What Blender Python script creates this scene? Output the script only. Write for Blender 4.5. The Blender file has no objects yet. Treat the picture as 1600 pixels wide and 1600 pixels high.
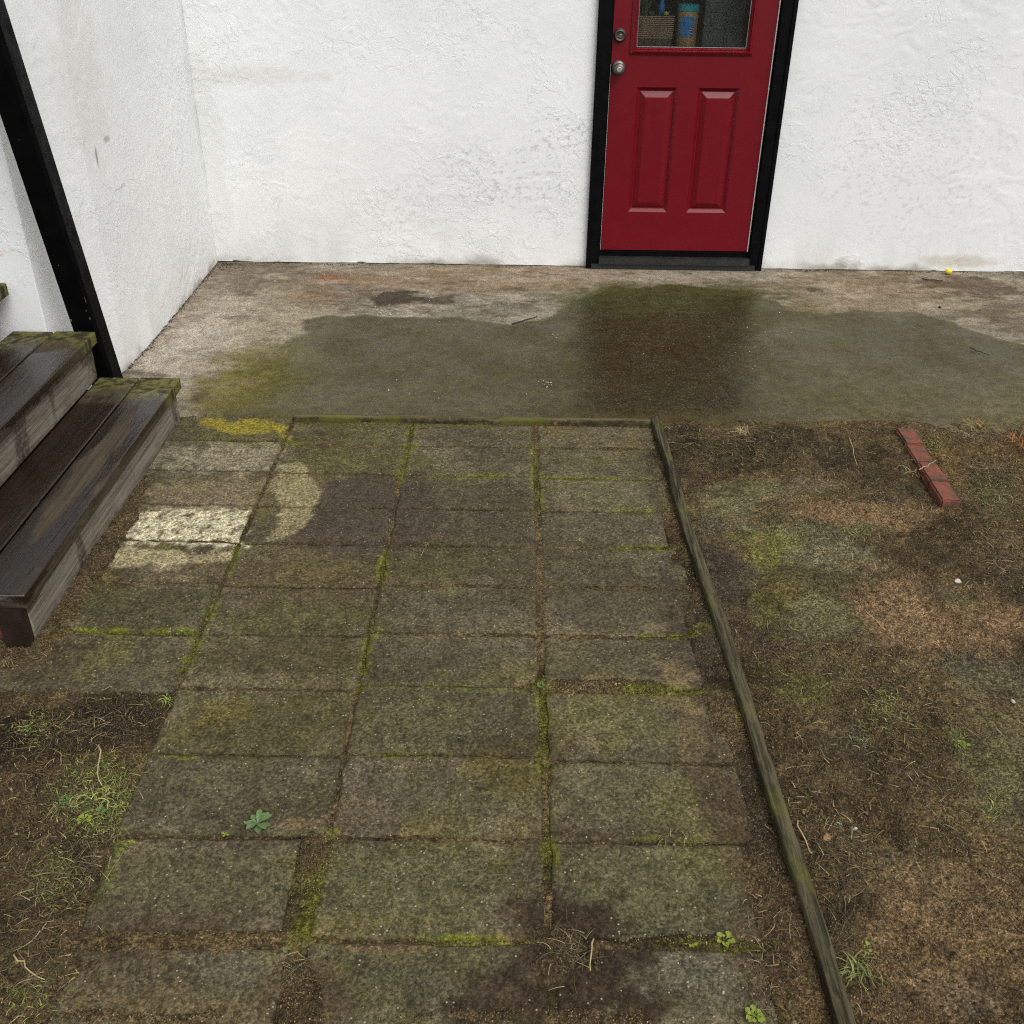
import bpy, bmesh, math, random
import numpy as np
from mathutils import Vector, Matrix
random.seed(7); RNG = np.random.default_rng(11)
SC = bpy.context.scene
# ------------------------------------------------------------------ camera
F = 1590.0; TH = math.radians(30.9); RO = math.radians(.77); H = 1.66
fw = np.array([0, math.cos(TH), -math.sin(TH)]); U0 = np.array([0, math.sin(TH), math.cos(TH)]); XX = np.array([1., 0, 0])
rt = math.cos(RO)*XX + math.sin(RO)*U0; up = math.cos(RO)*U0 - math.sin(RO)*XX
cam_d = bpy.data.cameras.new("camera"); cam = bpy.data.objects.new("camera", cam_d); SC.collection.objects.link(cam)
cam_d.sensor_fit = 'HORIZONTAL'; cam_d.sensor_width = 36; cam_d.lens = F/1600*36; cam_d.clip_start = .05; cam_d.clip_end = 500
M = Matrix.Identity(4)
for i in range(3): M[i][0] = rt[i]; M[i][1] = up[i]; M[i][2] = -fw[i]
M[2][3] = H; cam.matrix_world = M; SC.camera = cam
# ------------------------------------------------------------------ light
SUN_EL, SUN_AZ = math.radians(52), math.radians(145)      # azimuth clockwise from +y (north)
W = bpy.data.worlds.new("World"); SC.world = W; W.use_nodes = True
nt = W.node_tree; nt.nodes.clear()
sky = nt.nodes.new("ShaderNodeTexSky"); sky.sky_type = 'NISHITA'; sky.sun_disc = False
sky.sun_elevation = SUN_EL; sky.sun_rotation = SUN_AZ; sky.dust_density = 4; sky.air_density = 1.0
hs = nt.nodes.new("ShaderNodeHueSaturation"); hs.inputs['Saturation'].default_value = .12
bg = nt.nodes.new("ShaderNodeBackground"); bg.inputs['Strength'].default_value = .15
wo = nt.nodes.new("ShaderNodeOutputWorld")
nt.links.new(sky.outputs[0], hs.inputs['Color']); nt.links.new(hs.outputs[0], bg.inputs[0]); nt.links.new(bg.outputs[0], wo.inputs[0])
sl = bpy.data.lights.new("sun", 'SUN'); sl.energy = 1.2; sl.angle = math.radians(35); sl.color = (1, .975, .94)
so = bpy.data.objects.new("sun", sl); SC.collection.objects.link(so)
sd = Vector((math.cos(SUN_EL)*math.sin(SUN_AZ), math.cos(SUN_EL)*math.cos(SUN_AZ), math.sin(SUN_EL)))
so.rotation_euler = sd.to_track_quat('Z', 'Y').to_euler(); so.location = sd*10
SC.view_settings.view_transform = 'Standard'; SC.view_settings.look = 'None'
SC.view_settings.gamma = 1; SC.view_settings.exposure = .27
SC.cycles.use_denoising = False; SC.cycles.pixel_filter_type = 'BLACKMAN_HARRIS'; SC.cycles.filter_width = 1.15
# ------------------------------------------------------------------ helpers
def at(u, v, z=0.):
    """ground point seen at a place of the photograph"""
    d = fw + (u-800)/F*rt - (v-800)/F*up
    t = (z-H)/d[2]; return np.array([t*d[0], t*d[1]])
def aty(u, v, Y=5.304):
    d = fw + (u-800)/F*rt - (v-800)/F*up
    t = Y/d[1]; return np.array([t*d[0], H+t*d[2]])
def lin(c):
    c = np.asarray(c, float)/255.
    return np.where(c <= .04045, c/12.92, ((c+.055)/1.055)**2.4)
KG = .66
def S(r, g, b, k=KG):
    l = lin((r, g, b))*k; return (float(l[0])*1.05, float(l[1])*1.0, float(l[2])*.93, 1.)
def _h(ix, iy, s):
    n = (ix.astype(np.int64)*374761393 + iy.astype(np.int64)*668265263 + s*2147483647) & 0xffffffff
    n = ((n ^ (n >> 13))*1274126177) & 0xffffffff
    n = (n ^ (n >> 16)) & 0xffff
    return n/65535.
def vn(x, y, s=0):
    x = np.asarray(x, float); y = np.asarray(y, float)
    ix = np.floor(x); iy = np.floor(y); fx = x-ix; fy = y-iy
    fx = fx*fx*(3-2*fx); fy = fy*fy*(3-2*fy)
    a = _h(ix, iy, s); b = _h(ix+1, iy, s); c = _h(ix, iy+1, s); d = _h(ix+1, iy+1, s)
    return (a*(1-fx)+b*fx)*(1-fy)+(c*(1-fx)+d*fx)*fy
def fbm(x, y, f, o=4, s=0):
    """fractal noise, -1..1, first wave length 1/f metres"""
    t = 0; a = 1; n = 0
    for k in range(o):
        t = t+a*(vn(x*f+13.7*k, y*f-7.3*k, s+k*17)*2-1); n += a; a *= .55; f *= 2.07
    return t/n*1.5
def ss(a, b, x):
    t = np.clip((x-a)/(b-a), 0, 1); return t*t*(3-2*t)
def mesh_obj(name, V, Fc, mat=None, parent=None, smooth=False, col=None, wet=None, fattr=None):
    me = bpy.data.meshes.new(name)
    V = np.asarray(V, np.float32); Fc = np.asarray(Fc, np.int32); k = Fc.shape[1]
    me.vertices.add(len(V)); me.vertices.foreach_set('co', V.ravel())
    me.loops.add(Fc.size); me.loops.foreach_set('vertex_index', Fc.ravel())
    me.polygons.add(len(Fc)); me.polygons.foreach_set('loop_start', np.arange(0, Fc.size, k, dtype=np.int32))
    me.polygons.foreach_set('loop_total', np.full(len(Fc), k, np.int32))
    me.update(calc_edges=True); me.validate()
    if smooth: me.polygons.foreach_set('use_smooth', np.ones(len(me.polygons), bool))
    if col is not None:
        a = me.attributes.new('stain', 'FLOAT_COLOR', 'POINT'); a.data.foreach_set('color', np.asarray(col, np.float32).ravel())
    if wet is not None:
        a = me.attributes.new('wet', 'FLOAT', 'POINT'); a.data.foreach_set('value', np.asarray(wet, np.float32).ravel())
    if mat: me.materials.append(mat)
    o = bpy.data.objects.new(name, me); SC.collection.objects.link(o)
    if parent: o.parent = parent
    return o
def tag(o, label=None, cat=None, group=None, kind=None):
    if label: o['label'] = label
    if cat: o['category'] = cat
    if group: o['group'] = group
    if kind: o['kind'] = kind
    return o
def empty(name, loc=(0, 0, 0)):
    o = bpy.data.objects.new(name, None); SC.collection.objects.link(o); o.location = loc; o.empty_display_size = .1; return o
def bm_obj(name, bm, mat=None, parent=None, smooth=False, bevel=0, seg=2):
    if bevel:
        bmesh.ops.bevel(bm, geom=[e for e in bm.edges if e.calc_face_angle(0) > .5], offset=bevel, segments=seg, profile=.6, affect='EDGES')
    bmesh.ops.recalc_face_normals(bm, faces=bm.faces)
    me = bpy.data.meshes.new(name); bm.to_mesh(me); bm.free()
    if smooth:
        for p in me.polygons: p.use_smooth = True
    if mat: me.materials.append(mat)
    o = bpy.data.objects.new(name, me); SC.collection.objects.link(o)
    if parent:
        o.parent = parent; o.matrix_parent_inverse = Matrix.Translation(-parent.location) if parent.parent is None else (Matrix.Translation(-parent.location) if False else Matrix.Identity(4))
    return o
def bx(bm, x0, x1, y0, y1, z0, z1):
    v = [bm.verts.new(p) for p in ((x0, y0, z0), (x1, y0, z0), (x1, y1, z0), (x0, y1, z0), (x0, y0, z1), (x1, y0, z1), (x1, y1, z1), (x0, y1, z1))]
    for f in ((0, 3, 2, 1), (4, 5, 6, 7), (0, 1, 5, 4), (1, 2, 6, 5), (2, 3, 7, 6), (3, 0, 4, 7)): bm.faces.new([v[i] for i in f])
def box_obj(name, b, mat, parent=None, bevel=.002):
    bm = bmesh.new(); bx(bm, *b); return bm_obj(name, bm, mat, parent, bevel=bevel)
def lathe(bm, prof, c, axis='z', n=28):
    """prof = (radius, distance along the axis)"""
    rings = []
    for r, h in prof:
        ring = []
        for k in range(n):
            a = 2*math.pi*k/n; p, q = r*math.cos(a), r*math.sin(a)
            ring.append(bm.verts.new((c[0]+p, c[1]+q, c[2]+h) if axis == 'z' else (c[0]+p, c[1]-h, c[2]+q)))
        rings.append(ring)
    for a, b in zip(rings, rings[1:]):
        for k in range(n): bm.faces.new((a[k], a[(k+1) % n], b[(k+1) % n], b[k]))
    bm.faces.new(rings[0][::-1]); bm.faces.new(rings[-1])
def tube(bm, pts, r, n=6, closed=False):
    P = [Vector(p) for p in pts]; rings = []
    for i, p in enumerate(P):
        a = P[i-1] if (i or closed) else p; b = P[(i+1) % len(P)] if (i < len(P)-1 or closed) else p
        t = (b-a).normalized(); s = t.cross(Vector((.03, .1, 1))).normalized(); w = s.cross(t)
        rr = r[i] if isinstance(r, (list, tuple)) else r
        rings.append([bm.verts.new(p+s*rr*math.cos(2*math.pi*k/n)+w*rr*math.sin(2*math.pi*k/n)) for k in range(n)])
    for i in range(len(rings)-(0 if closed else 1)):
        a, b = rings[i], rings[(i+1) % len(rings)]
        for k in range(n): bm.faces.new((a[k], a[(k+1) % n], b[(k+1) % n], b[k]))
    if not closed: bm.faces.new(rings[0][::-1]); bm.faces.new(rings[-1])
def rock(name, loc, size, mat, seed, flat=.6):
    bm = bmesh.new(); bmesh.ops.create_icosphere(bm, subdivisions=2, radius=.8)
    rr = random.Random(seed); k = [(rr.uniform(-1, 1), rr.uniform(-1, 1), rr.uniform(-1, 1)) for _ in range(5)]
    for v in bm.verts:
        d = 1+.14*sum(math.sin(3*v.co.dot(Vector(q))+i) for i, q in enumerate(k))/1.5
        v.co = Vector((v.co.x*size[0], v.co.y*size[1], v.co.z*size[2]))*d
    for _ in range(6):
        nn = Vector((rr.uniform(-1, 1)/size[0], rr.uniform(-1, 1)/size[1], rr.uniform(-.2, 1)/size[2])).normalized(); lim = max(v.co.dot(nn) for v in bm.verts)*rr.uniform(.55, .8)
        for v in bm.verts:
            dd = v.co.dot(nn)-lim
            if dd > 0: v.co -= nn*dd
    o = bm_obj(name, bm, mat); o.location = loc; o.rotation_euler = (0, 0, rr.uniform(0, 6)); return o
# ------------------------------------------------------------------ materials
class G:
    def __init__(s, name):
        s.m = bpy.data.materials.new(name); s.m.use_nodes = True; s.t = s.m.node_tree; s.t.nodes.clear()
        s.out = s.n('OutputMaterial'); s.b = s.n('BsdfPrincipled'); s.l(s.b.outputs[0], s.out.inputs[0])
        g = s.n('NewGeometry'); s.pos = g.outputs['Position']
    def n(s, k, **kw):
        o = s.t.nodes.new('ShaderNode'+k)
        for a, v in kw.items(): setattr(o, a, v)
        return o
    def l(s, a, b): s.t.links.new(a, b)
    def put(s, sock, v):
        if isinstance(v, bpy.types.NodeSocket): s.l(v, sock)
        else: sock.default_value = v
    def noise(s, scale, det=4, rough=.6, vec=None, dist=0, col=False):
        o = s.n('TexNoise'); s.l(vec or s.pos, o.inputs['Vector']); o.inputs['Scale'].default_value = scale
        o.inputs['Detail'].default_value = det; o.inputs['Roughness'].default_value = rough; o.inputs['Distortion'].default_value = dist
        return o.outputs['Color' if col else 'Fac']
    def vor(s, scale, feat='F1', vec=None, out='Distance'):
        o = s.n('TexVoronoi', feature=feat); s.l(vec or s.pos, o.inputs['Vector']); o.inputs['Scale'].default_value = scale; return o.outputs[out]
    def ma(s, op, a, b=0., c=0.):
        o = s.n('Math', operation=op); s.put(o.inputs[0], a); s.put(o.inputs[1], b); s.put(o.inputs[2], c); return o.outputs[0]
    def mr(s, v, a, b, c=0., d=1.):
        o = s.n('MapRange', interpolation_type='SMOOTHSTEP'); s.put(o.inputs[0], v)
        for i, q in enumerate((a, b, c, d)): s.put(o.inputs[i+1], q)
        return o.outputs[0]
    def mix(s, f, a, b, mode='MIX'):
        o = s.n('Mix', data_type='RGBA', blend_type=mode); s.put(o.inputs[0], f); s.put(o.inputs[6], a); s.put(o.inputs[7], b); return o.outputs[2]
    def map(s, sc, rot=(0, 0, 0)):
        o = s.n('Mapping'); s.l(s.pos, o.inputs[0]); o.inputs['Scale'].default_value = sc; o.inputs['Rotation'].default_value = rot; return o.outputs[0]
    def attr(s, nm, out='Color'):
        o = s.n('Attribute', attribute_name=nm); return o.outputs[out]
    def bump(s, hgt, dist, st=1., prev=None):
        o = s.n('Bump'); s.put(o.inputs['Height'], hgt); o.inputs['Distance'].default_value = dist; s.put(o.inputs['Strength'], st)
        if prev: s.l(prev, o.inputs['Normal'])
        return o.outputs[0]
    def set(s, **k):
        for a, v in k.items(): s.put(s.b.inputs[a.replace('_', ' ')], v)
        return s.m
def scalemul(g, v, c):  # colour times scalar socket
    o = g.n('VectorMath', operation='SCALE'); g.put(o.inputs[0], c[:3] if isinstance(c, tuple) else c); g.put(o.inputs['Scale'], v); return o.outputs[0]
def ground_mat(name, cA, cB, lo=.62, hi=1.45, grain=330, grit=150, specks=.93, speck=S(190, 185, 165), dry=.92, wetr=.3, bump=.0016, wetdark=.80, tint=None, wspec=.22, gain=1.):
    g = G(name)
    n1 = g.noise(3.1, 6, .62); n2 = g.noise(62, 5, .7); n3 = g.noise(grain, 3, .7); n4 = g.noise(grain*.42, 3, .75)
    base = g.mix(g.mr(g.ma('ADD', g.ma('MULTIPLY', n1, .65), g.ma('MULTIPLY', n2, .35)), .36, .64), cA, cB)
    if tint: base = g.mix(g.mr(g.noise(7.3, 5, .65, col=False), .5, .68, 0, .55), base, tint)
    st = g.attr('stain'); sa = g.attr('stain', 'Alpha')
    base = g.mix(g.ma('MULTIPLY', sa, g.ma('MULTIPLY', g.mr(n2, .25, .5, .7, 1.), g.mr(n4, .36, .5, .62, 1.))), base, st)
    gr = g.ma('MULTIPLY', g.mr(n3, .30, .70, lo, hi), g.mr(n4, .34, .66, lo, hi))
    v = g.vor(grit, out='Distance'); vc = g.vor(grit, out='Color')
    sep = g.n('SeparateColor'); g.l(vc, sep.inputs[0])
    gr = g.ma('MULTIPLY', gr, g.mr(sep.outputs[1], 0., 1., .68, 1.32))
    gr = g.ma('MULTIPLY', gr, g.mr(g.noise(22, 5, .7), .3, .7, .76, 1.26))
    base = scalemul(g, gr, base)
    spk = g.ma('MULTIPLY', g.ma('GREATER_THAN', sep.outputs[0], specks), g.mr(v, .18, .42, .85, 0.))
    base = scalemul(g, gain, base); base = g.mix(spk, base, speck)
    wet = g.attr('wet', 'Fac')
    base = scalemul(g, g.mr(wet, 0, 1, 1., wetdark), base)
    rr = g.ma('ADD', g.mr(wet, .1, .95, dry, wetr), g.mr(g.noise(4, 4, .6), .35, .65, -.06, .14))
    hgt = g.ma('ADD', g.ma('MULTIPLY', n3, .8), g.ma('ADD', g.ma('MULTIPLY', g.noise(95, 3, .6), .8), g.ma('MULTIPLY', v, -.5)))
    nb = g.bump(hgt, bump, g.mr(wet, 0, 1, 1., .45))
    return g.set(Base_Color=base, Roughness=rr, Normal=nb, Specular_IOR_Level=g.mr(wet, 0, 1, .10, wspec))
m_paver = ground_mat('paver_concrete', S(74, 71, 58), S(98, 94, 76), grit=165, specks=.972, tint=S(92, 88, 54), lo=.70, hi=1.33, grain=300, wetr=.42, bump=.0022, gain=1.16)
m_slab = ground_mat('slab_concrete', S(110, 105, 94), S(154, 149, 136), grit=260, specks=.985, bump=.0009, tint=S(108, 94, 74), wetr=.36, lo=.84, hi=1.18, wspec=.13, wetdark=.88)
m_soil = ground_mat('soil', S(60, 51, 36), S(110, 96, 68), grit=190, specks=.92, speck=S(164, 146, 112), bump=.006, tint=S(76, 70, 42), lo=.55, hi=1.5, grain=240, gain=1.1)
def crumb_mat(name, rough=.9):
    g = G(name); n = g.noise(240, 3)
    return g.set(Base_Color=scalemul(g, g.mr(n, .3, .7, .7, 1.3), g.attr('stain')), Roughness=rough)
m_crumb = crumb_mat('loose_crumbs'); m_blade = crumb_mat('blades', .6)
def stucco(name):
    g = G(name); st = g.attr('stain'); sa = g.attr('stain', 'Alpha')
    warp = g.noise(3, 3, .5, col=True)
    vm = g.n('VectorMath', operation='MULTIPLY_ADD'); g.l(warp, vm.inputs[0]); vm.inputs[1].default_value = (.25, .25, .25); g.l(g.pos, vm.inputs[2])
    a = g.noise(21, 5, .62, vec=vm.outputs[0]); pl = g.mr(a, .49, .56)
    mp = g.n('Mapping'); g.l(vm.outputs[0], mp.inputs[0]); mp.inputs['Scale'].default_value = (14, 14, 75); mp.inputs['Rotation'].default_value = (0, .45, 0)
    streak = g.noise(1., 4, .7, vec=mp.outputs[0])
    mask = g.mr(g.noise(5, 2), .42, .6)
    fine = g.noise(160, 3, .6)
    h = g.ma('ADD', g.ma('MULTIPLY', pl, .8), g.ma('ADD', g.ma('MULTIPLY', g.ma('MULTIPLY', streak, mask), 1.3), g.ma('MULTIPLY', fine, .18)))
    ck = g.vor(5.5, 'DISTANCE_TO_EDGE', vec=vm.outputs[0]); ckm = g.ma('MULTIPLY', g.mr(ck, .004, .012, 1., 0.), g.mr(g.noise(2.7, 2), .52, .6))
    h = g.ma('MULTIPLY', g.ma('SUBTRACT', h, g.ma('MULTIPLY', ckm, .3)), g.mr(g.noise(2.3, 4, .6), .46, .64, .12, .85))
    base = g.mix(g.mr(g.noise(1.7, 5, .6), .3, .7), (.68, .695, .69, 1), (.74, .752, .742, 1))
    pit = g.ma('MULTIPLY', g.mr(g.noise(60, 4, .75, vec=vm.outputs[0]), .70, .78), g.mr(g.noise(6, 2), .45, .62))
    base = g.mix(g.ma('MULTIPLY', g.ma('ADD', g.ma('MULTIPLY', pit, .45), g.ma('MULTIPLY', ckm, .22)), 1.), base, (.36, .36, .34, 1))
    base = g.mix(sa, base, st)
    return g.set(Base_Color=base, Roughness=.62, Normal=g.bump(h, .0022, .7), Specular_IOR_Level=.35)
m_stucco = stucco('white_stucco')
def paint(name, col, rough=.4, wear=.0, wearcol=(.2, .2, .2, 1), bump=.0002, spec=.5, mot=.15):
    g = G(name); n = g.noise(14, 5, .6); f = g.noise(180, 3, .6)
    b = scalemul(g, g.mr(n, .3, .7, 1-mot, 1+mot), col)
    b = g.mix(g.ma('MULTIPLY', g.mr(g.noise(55, 5, .75), .66, .72), wear), b, wearcol)
    return g.set(Base_Color=b, Roughness=g.mr(n, .3, .7, rough*(1-min(.2, mot*1.3)), rough*(1+min(.25, mot*1.6))), Normal=g.bump(f, bump), Specular_IOR_Level=spec)
m_red = paint('red_door_paint', (.128, .0010, .0062, 1), .36, .3, (.2, .02, .03, 1), bump=.00006, spec=.34, mot=.025)
m_black = paint('black_frame_paint', (.0018, .002, .0026, 1), .45, .5, (.02, .02, .02, 1), bump=.0008, spec=.09)
m_post = paint('black_post_paint', (.0022, .0022, .0024, 1), .5, .5, (.02, .02, .019, 1), bump=.0007, spec=.05)
m_sill = paint('weathered_black_sill', (.012, .013, .013, 1), .5, 1., (.09, .09, .085, 1), bump=.002)
m_white = paint('white_weatherstrip', (.62, .58, .55, 1), .5)
m_silver = paint('satin_nickel', (.13, .115, .105, 1), .42); m_silver.node_tree.nodes['Principled BSDF'].inputs['Metallic'].default_value = .85
m_bright = paint('bright_metal', (.6, .6, .58, 1), .25); m_bright.node_tree.nodes['Principled BSDF'].inputs['Metallic'].default_value = .9
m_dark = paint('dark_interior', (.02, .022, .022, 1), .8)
m_greyp = paint('grey_panel', (.11, .12, .118, 1), .7)
m_basket = paint('brown_basket', (.14, .07, .05, 1), .6); m_rib = paint('tan_slat', (.66, .40, .29, 1), .6)
m_teal = paint('teal_plastic', (.03, .55, .66, 1), .35); m_jar = paint('tan_jar', (.6, .33, .15, 1), .3)
m_label = paint('blue_label', (.06, .36, .85, 1), .4); m_lab2 = paint('label_white', (.62, .60, .68, 1), .5); m_lab3 = paint('label_dark_blue', (.02, .06, .28, 1), .5)
m_yellow = paint('yellow', (.75, .55, .02, 1), .5); m_pale = paint('pale_yellow', (.65, .6, .12, 1), .5)
m_stone = paint('white_stone', (.40, .37, .31, 1), .85, .8, (.12, .10, .07, 1), .001); m_stone2 = paint('grey_stone', (.2, .18, .15, 1), .8); m_twig = paint('dark_twig', (.02, .016, .011, 1), .7)
m_brickbit = paint('brick_shard', S(150, 72, 52, .9), .8); m_clod = paint('dark_clod', (.018, .013, .01, 1), .8)
g = G('window_glass'); g.t.nodes.remove(g.b)
tr = g.n('BsdfTransparent'); tr.inputs[0].default_value = (.86, .9, .89, 1); gl = g.n('BsdfGlossy'); gl.inputs['Roughness'].default_value = .03
fr = g.n('Fresnel'); fr.inputs[0].default_value = 1.5; df = g.n('BsdfDiffuse'); df.inputs[0].default_value = (.4, .42, .42, 1)
mx = g.n('MixShader'); g.l(fr.outputs[0], mx.inputs[0]); g.l(tr.outputs[0], mx.inputs[1]); g.l(gl.outputs[0], mx.inputs[2])
mx2 = g.n('MixShader'); g.put(mx2.inputs[0], g.mr(g.noise(4, 6, .7, vec=g.map((3, 1, 1), (0, .5, 0))), .45, .75, .01, .05)); g.l(mx.outputs[0], mx2.inputs[1]); g.l(df.outputs[0], mx2.inputs[2]); g.l(mx2.outputs[0], g.out.inputs[0])
m_glass = g.m
def wood(name, cA, cB, wetc, axis='y', rough=.75, sharp=.6):
    g = G(name)
    sc = {'y': (1, .045, 1), 'z': (1, 1, .045), 'x': (.045, 1, 1)}[axis]
    mp = g.map(sc); gn = g.noise(150, 5, .7, vec=mp, dist=.3); g2 = g.noise(38, 4, .6, vec=mp, dist=.8)
    gg = g.ma('ADD', g.ma('MULTIPLY', gn, .6), g.ma('MULTIPLY', g2, .4))
    base = g.mix(g.mr(gg, .38, .62), cA, cB)
    base = g.mix(g.mr(g.noise(9, 5, .7), .55, .75, 0, .5), base, S(58, 56, 46))
    st = g.attr('stain'); sa = g.attr('stain', 'Alpha'); wet = g.attr('wet', 'Fac')
    wc = g.mix(g.mr(gg, .4, .6), wetc, tuple(x*2.3 for x in wetc[:3])+(1,))
    base = g.mix(wet, base, wc)
    base = g.mix(g.ma('MULTIPLY', sa, g.mr(g.noise(60, 4, .7), .35, .6, .35, 1.)), base, st)
    ck = g.noise(26, 3, .6, vec=mp, dist=.4); cr = g.mr(ck, .635, .66); base = g.mix(g.ma('MULTIPLY', cr, .7), base, (.012, .009, .006, 1)); nb = g.bump(g.ma('SUBTRACT', gg, cr), .0036, sharp)
    return g.set(Base_Color=base, Roughness=g.ma('ADD', g.mr(wet, .1, .9, rough, .22), g.mr(gn, .3, .7, -.05, .08)), Normal=nb, Specular_IOR_Level=g.mr(wet, 0, 1, .12, .5))
m_wood = wood('weathered_step_wood', S(104, 99, 90, .7), S(150, 146, 134, .7), S(36, 24, 15, .5))
m_tread = wood('wet_tread_wood', S(74, 66, 54, .5), S(104, 94, 80, .5), S(30, 19, 10, .45))
m_timber = wood('mossy_edging_timber', S(48, 46, 33), S(104, 99, 77), S(40, 36, 24), sharp=1.)
m_header = wood('rotting_header_board', S(76, 74, 50), S(120, 112, 84), S(34, 26, 18), axis='x')
def brick_m(name, c=(138, 72, 50)):
    g = G(name); n = g.noise(18, 6, .7)
    b = g.mix(g.mr(n, .35, .68), S(*c), S(92, 66, 50)); b = g.mix(g.mr(g.noise(9, 5, .7), .52, .62, 0, .75), b, S(74, 68, 56))
    return g.set(Base_Color=scalemul(g, g.mr(g.noise(260, 3), .3, .7, .7, 1.3), b), Roughness=.85, Normal=g.bump(g.noise(150, 4), .002))
m_brick = brick_m('worn_red_brick'); m_core = brick_m('brick_core', (125, 50, 36))
# ------------------------------------------------------------------ stains: dirt, moss, lichen and damp with a shape of their own
def blob_field(x, y, b, fr=9., seed=0):
    u, v, ru, rv = b[:4]
    c = at(u, v); zc = (np.array([c[0], c[1], 0])-np.array([0, 0, H]))@fw
    rx = ru*zc/F; ry = abs(at(u, v-rv)[1]-at(u, v+rv)[1])/2
    e = b[6] if len(b) > 6 else .35; amp = b[7] if len(b) > 7 else .38
    sel = (np.abs(x-c[0]) < rx*2.3) & (np.abs(y-c[1]) < ry*2.3)
    out = np.zeros_like(x)
    xs, ys = x[sel], y[sel]
    d = np.sqrt(((xs-c[0])/rx)**2+((ys-c[1])/ry)**2)
    d = d+.42*fbm(xs/rx*.9, ys/ry*.9, 1., 3, seed+7)+amp*fbm(xs, ys*1.2, fr*1.5, 5, seed)
    out[sel] = ss(1+e, 1-e, d); return out
def poly_field(x, y, pts, e=.02, amp=.03, fr=7, seed=5):
    P = np.array([at(*p) for p in pts]); d = np.full(x.shape, 1e9); ins = np.zeros(x.shape, bool)
    for i in range(len(P)):
        a, b = P[i], P[(i+1) % len(P)]; ex, ey = b-a
        t = np.clip(((x-a[0])*ex+(y-a[1])*ey)/(ex*ex+ey*ey), 0, 1)
        d = np.minimum(d, np.hypot(x-a[0]-t*ex, y-a[1]-t*ey))
        c = ((a[1] > y) != (b[1] > y)); xi = a[0]+(y-a[1])*ex/(ey if abs(ey) > 1e-9 else 1e-9); ins ^= c & (x < xi)
    sdist = np.where(ins, -d, d)+amp*fbm(x, y, fr, 5, seed)
    return ss(e, -e, sdist)
def over(C, col, a):
    a = a[:, None]; k = np.asarray(col[:3])[None]
    na = C[:, 3:4]*(1-a)+a
    C[:, :3] = (C[:, :3]*C[:, 3:4]*(1-a)+k*a)/np.maximum(na, 1e-6); C[:, 3:4] = na
# (u, v, ru, rv, colour, alpha, edge, rag, wet)
SLAB = [
 (330,470,130,60,S(160,152,140),.6,.5,.5,0),(275,545,80,70,S(188,182,172),.85,.5,.5,0),(420,500,60,40,S(150,138,118),.5,.5,.5,0),(480,440,160,22,S(120,104,86),.6,.6,.5,0),
 (800,440,230,26,S(140,120,98),.75,.5,.4,0),(1080,438,200,12,S(166,158,146),.6,.6,.4,0),(1350,455,200,28,S(140,124,102),.75,.5,.5,0),
 (1520,448,75,20,S(84,66,52),.7,.4,.6,.1),(1560,500,60,26,S(92,80,62),.7,.5,.5,.3),
 (380,430,50,22,S(96,84,70),.6,.6,.7,0),(240,520,30,50,S(110,98,84),.5,.6,.7,0),
 (520,437,24,5,S(140,84,52),.6,.5,.7,0),(500,468,40,12,S(128,88,58),.35,.6,.7,0),
 (395,600,95,42,S(104,100,32),.85,.5,.42,.2),(340,630,50,22,S(112,104,36),.7,.5,.5,.1),(440,575,30,22,S(98,96,40),.6,.6,.5,.3),
 (610,465,42,11,S(52,40,34),.9,.18,.45,.5),(662,486,17,7,S(54,40,34),.9,.18,.45,.5),(690,472,22,8,S(60,46,38),.8,.2,.5,.5),
 (316,621,13,6,S(62,58,46),.9,.2,.25,.5),(318,560,30,30,S(118,110,96),.5,.5,.5,0),
 (930,478,50,26,S(86,90,34),.75,.5,.4,.7),(1160,462,70,20,S(70,72,28),.7,.5,.4,.6),(1250,500,80,30,S(100,92,54),.55,.5,.4,.3),
 (1555,543,42,9,S(150,142,70),.9,.3,.5,.1),(1275,455,14,3,S(60,50,42),.8,.3,.5,.2),(1400,660,30,7,S(84,76,62),.5,.3,.3,.2),
 (1420,605,150,40,S(124,113,92),.6,.7,.4,.35),(1180,650,200,26,S(112,98,76),.7,.6,.4,.3),(1500,640,120,22,S(126,114,92),.6,.6,.4,.2),
 (1500,655,150,9,S(74,66,52),.6,.6,.6,.2),(200,590,60,10,S(100,92,80),.5,.5,.5,0),
 (330,640,60,16,S(100,94,60),.45,.5,.5,.1),(1050,665,60,8,S(84,72,54),.6,.5,.5,.3),
]
WETS = [(468,500),(560,498),(640,501),(720,495),(800,507),(862,499),(900,470),(960,452),(1060,447),(1175,456),(1230,482),(1290,492),(1330,484),(1420,488),(1500,512),(1620,545),(1620,690),(1400,690),(1250,700),(1100,700),(1020,664),(640,664),(330,664),(345,625),(420,600),(455,570),(440,540),(470,520)]
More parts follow.
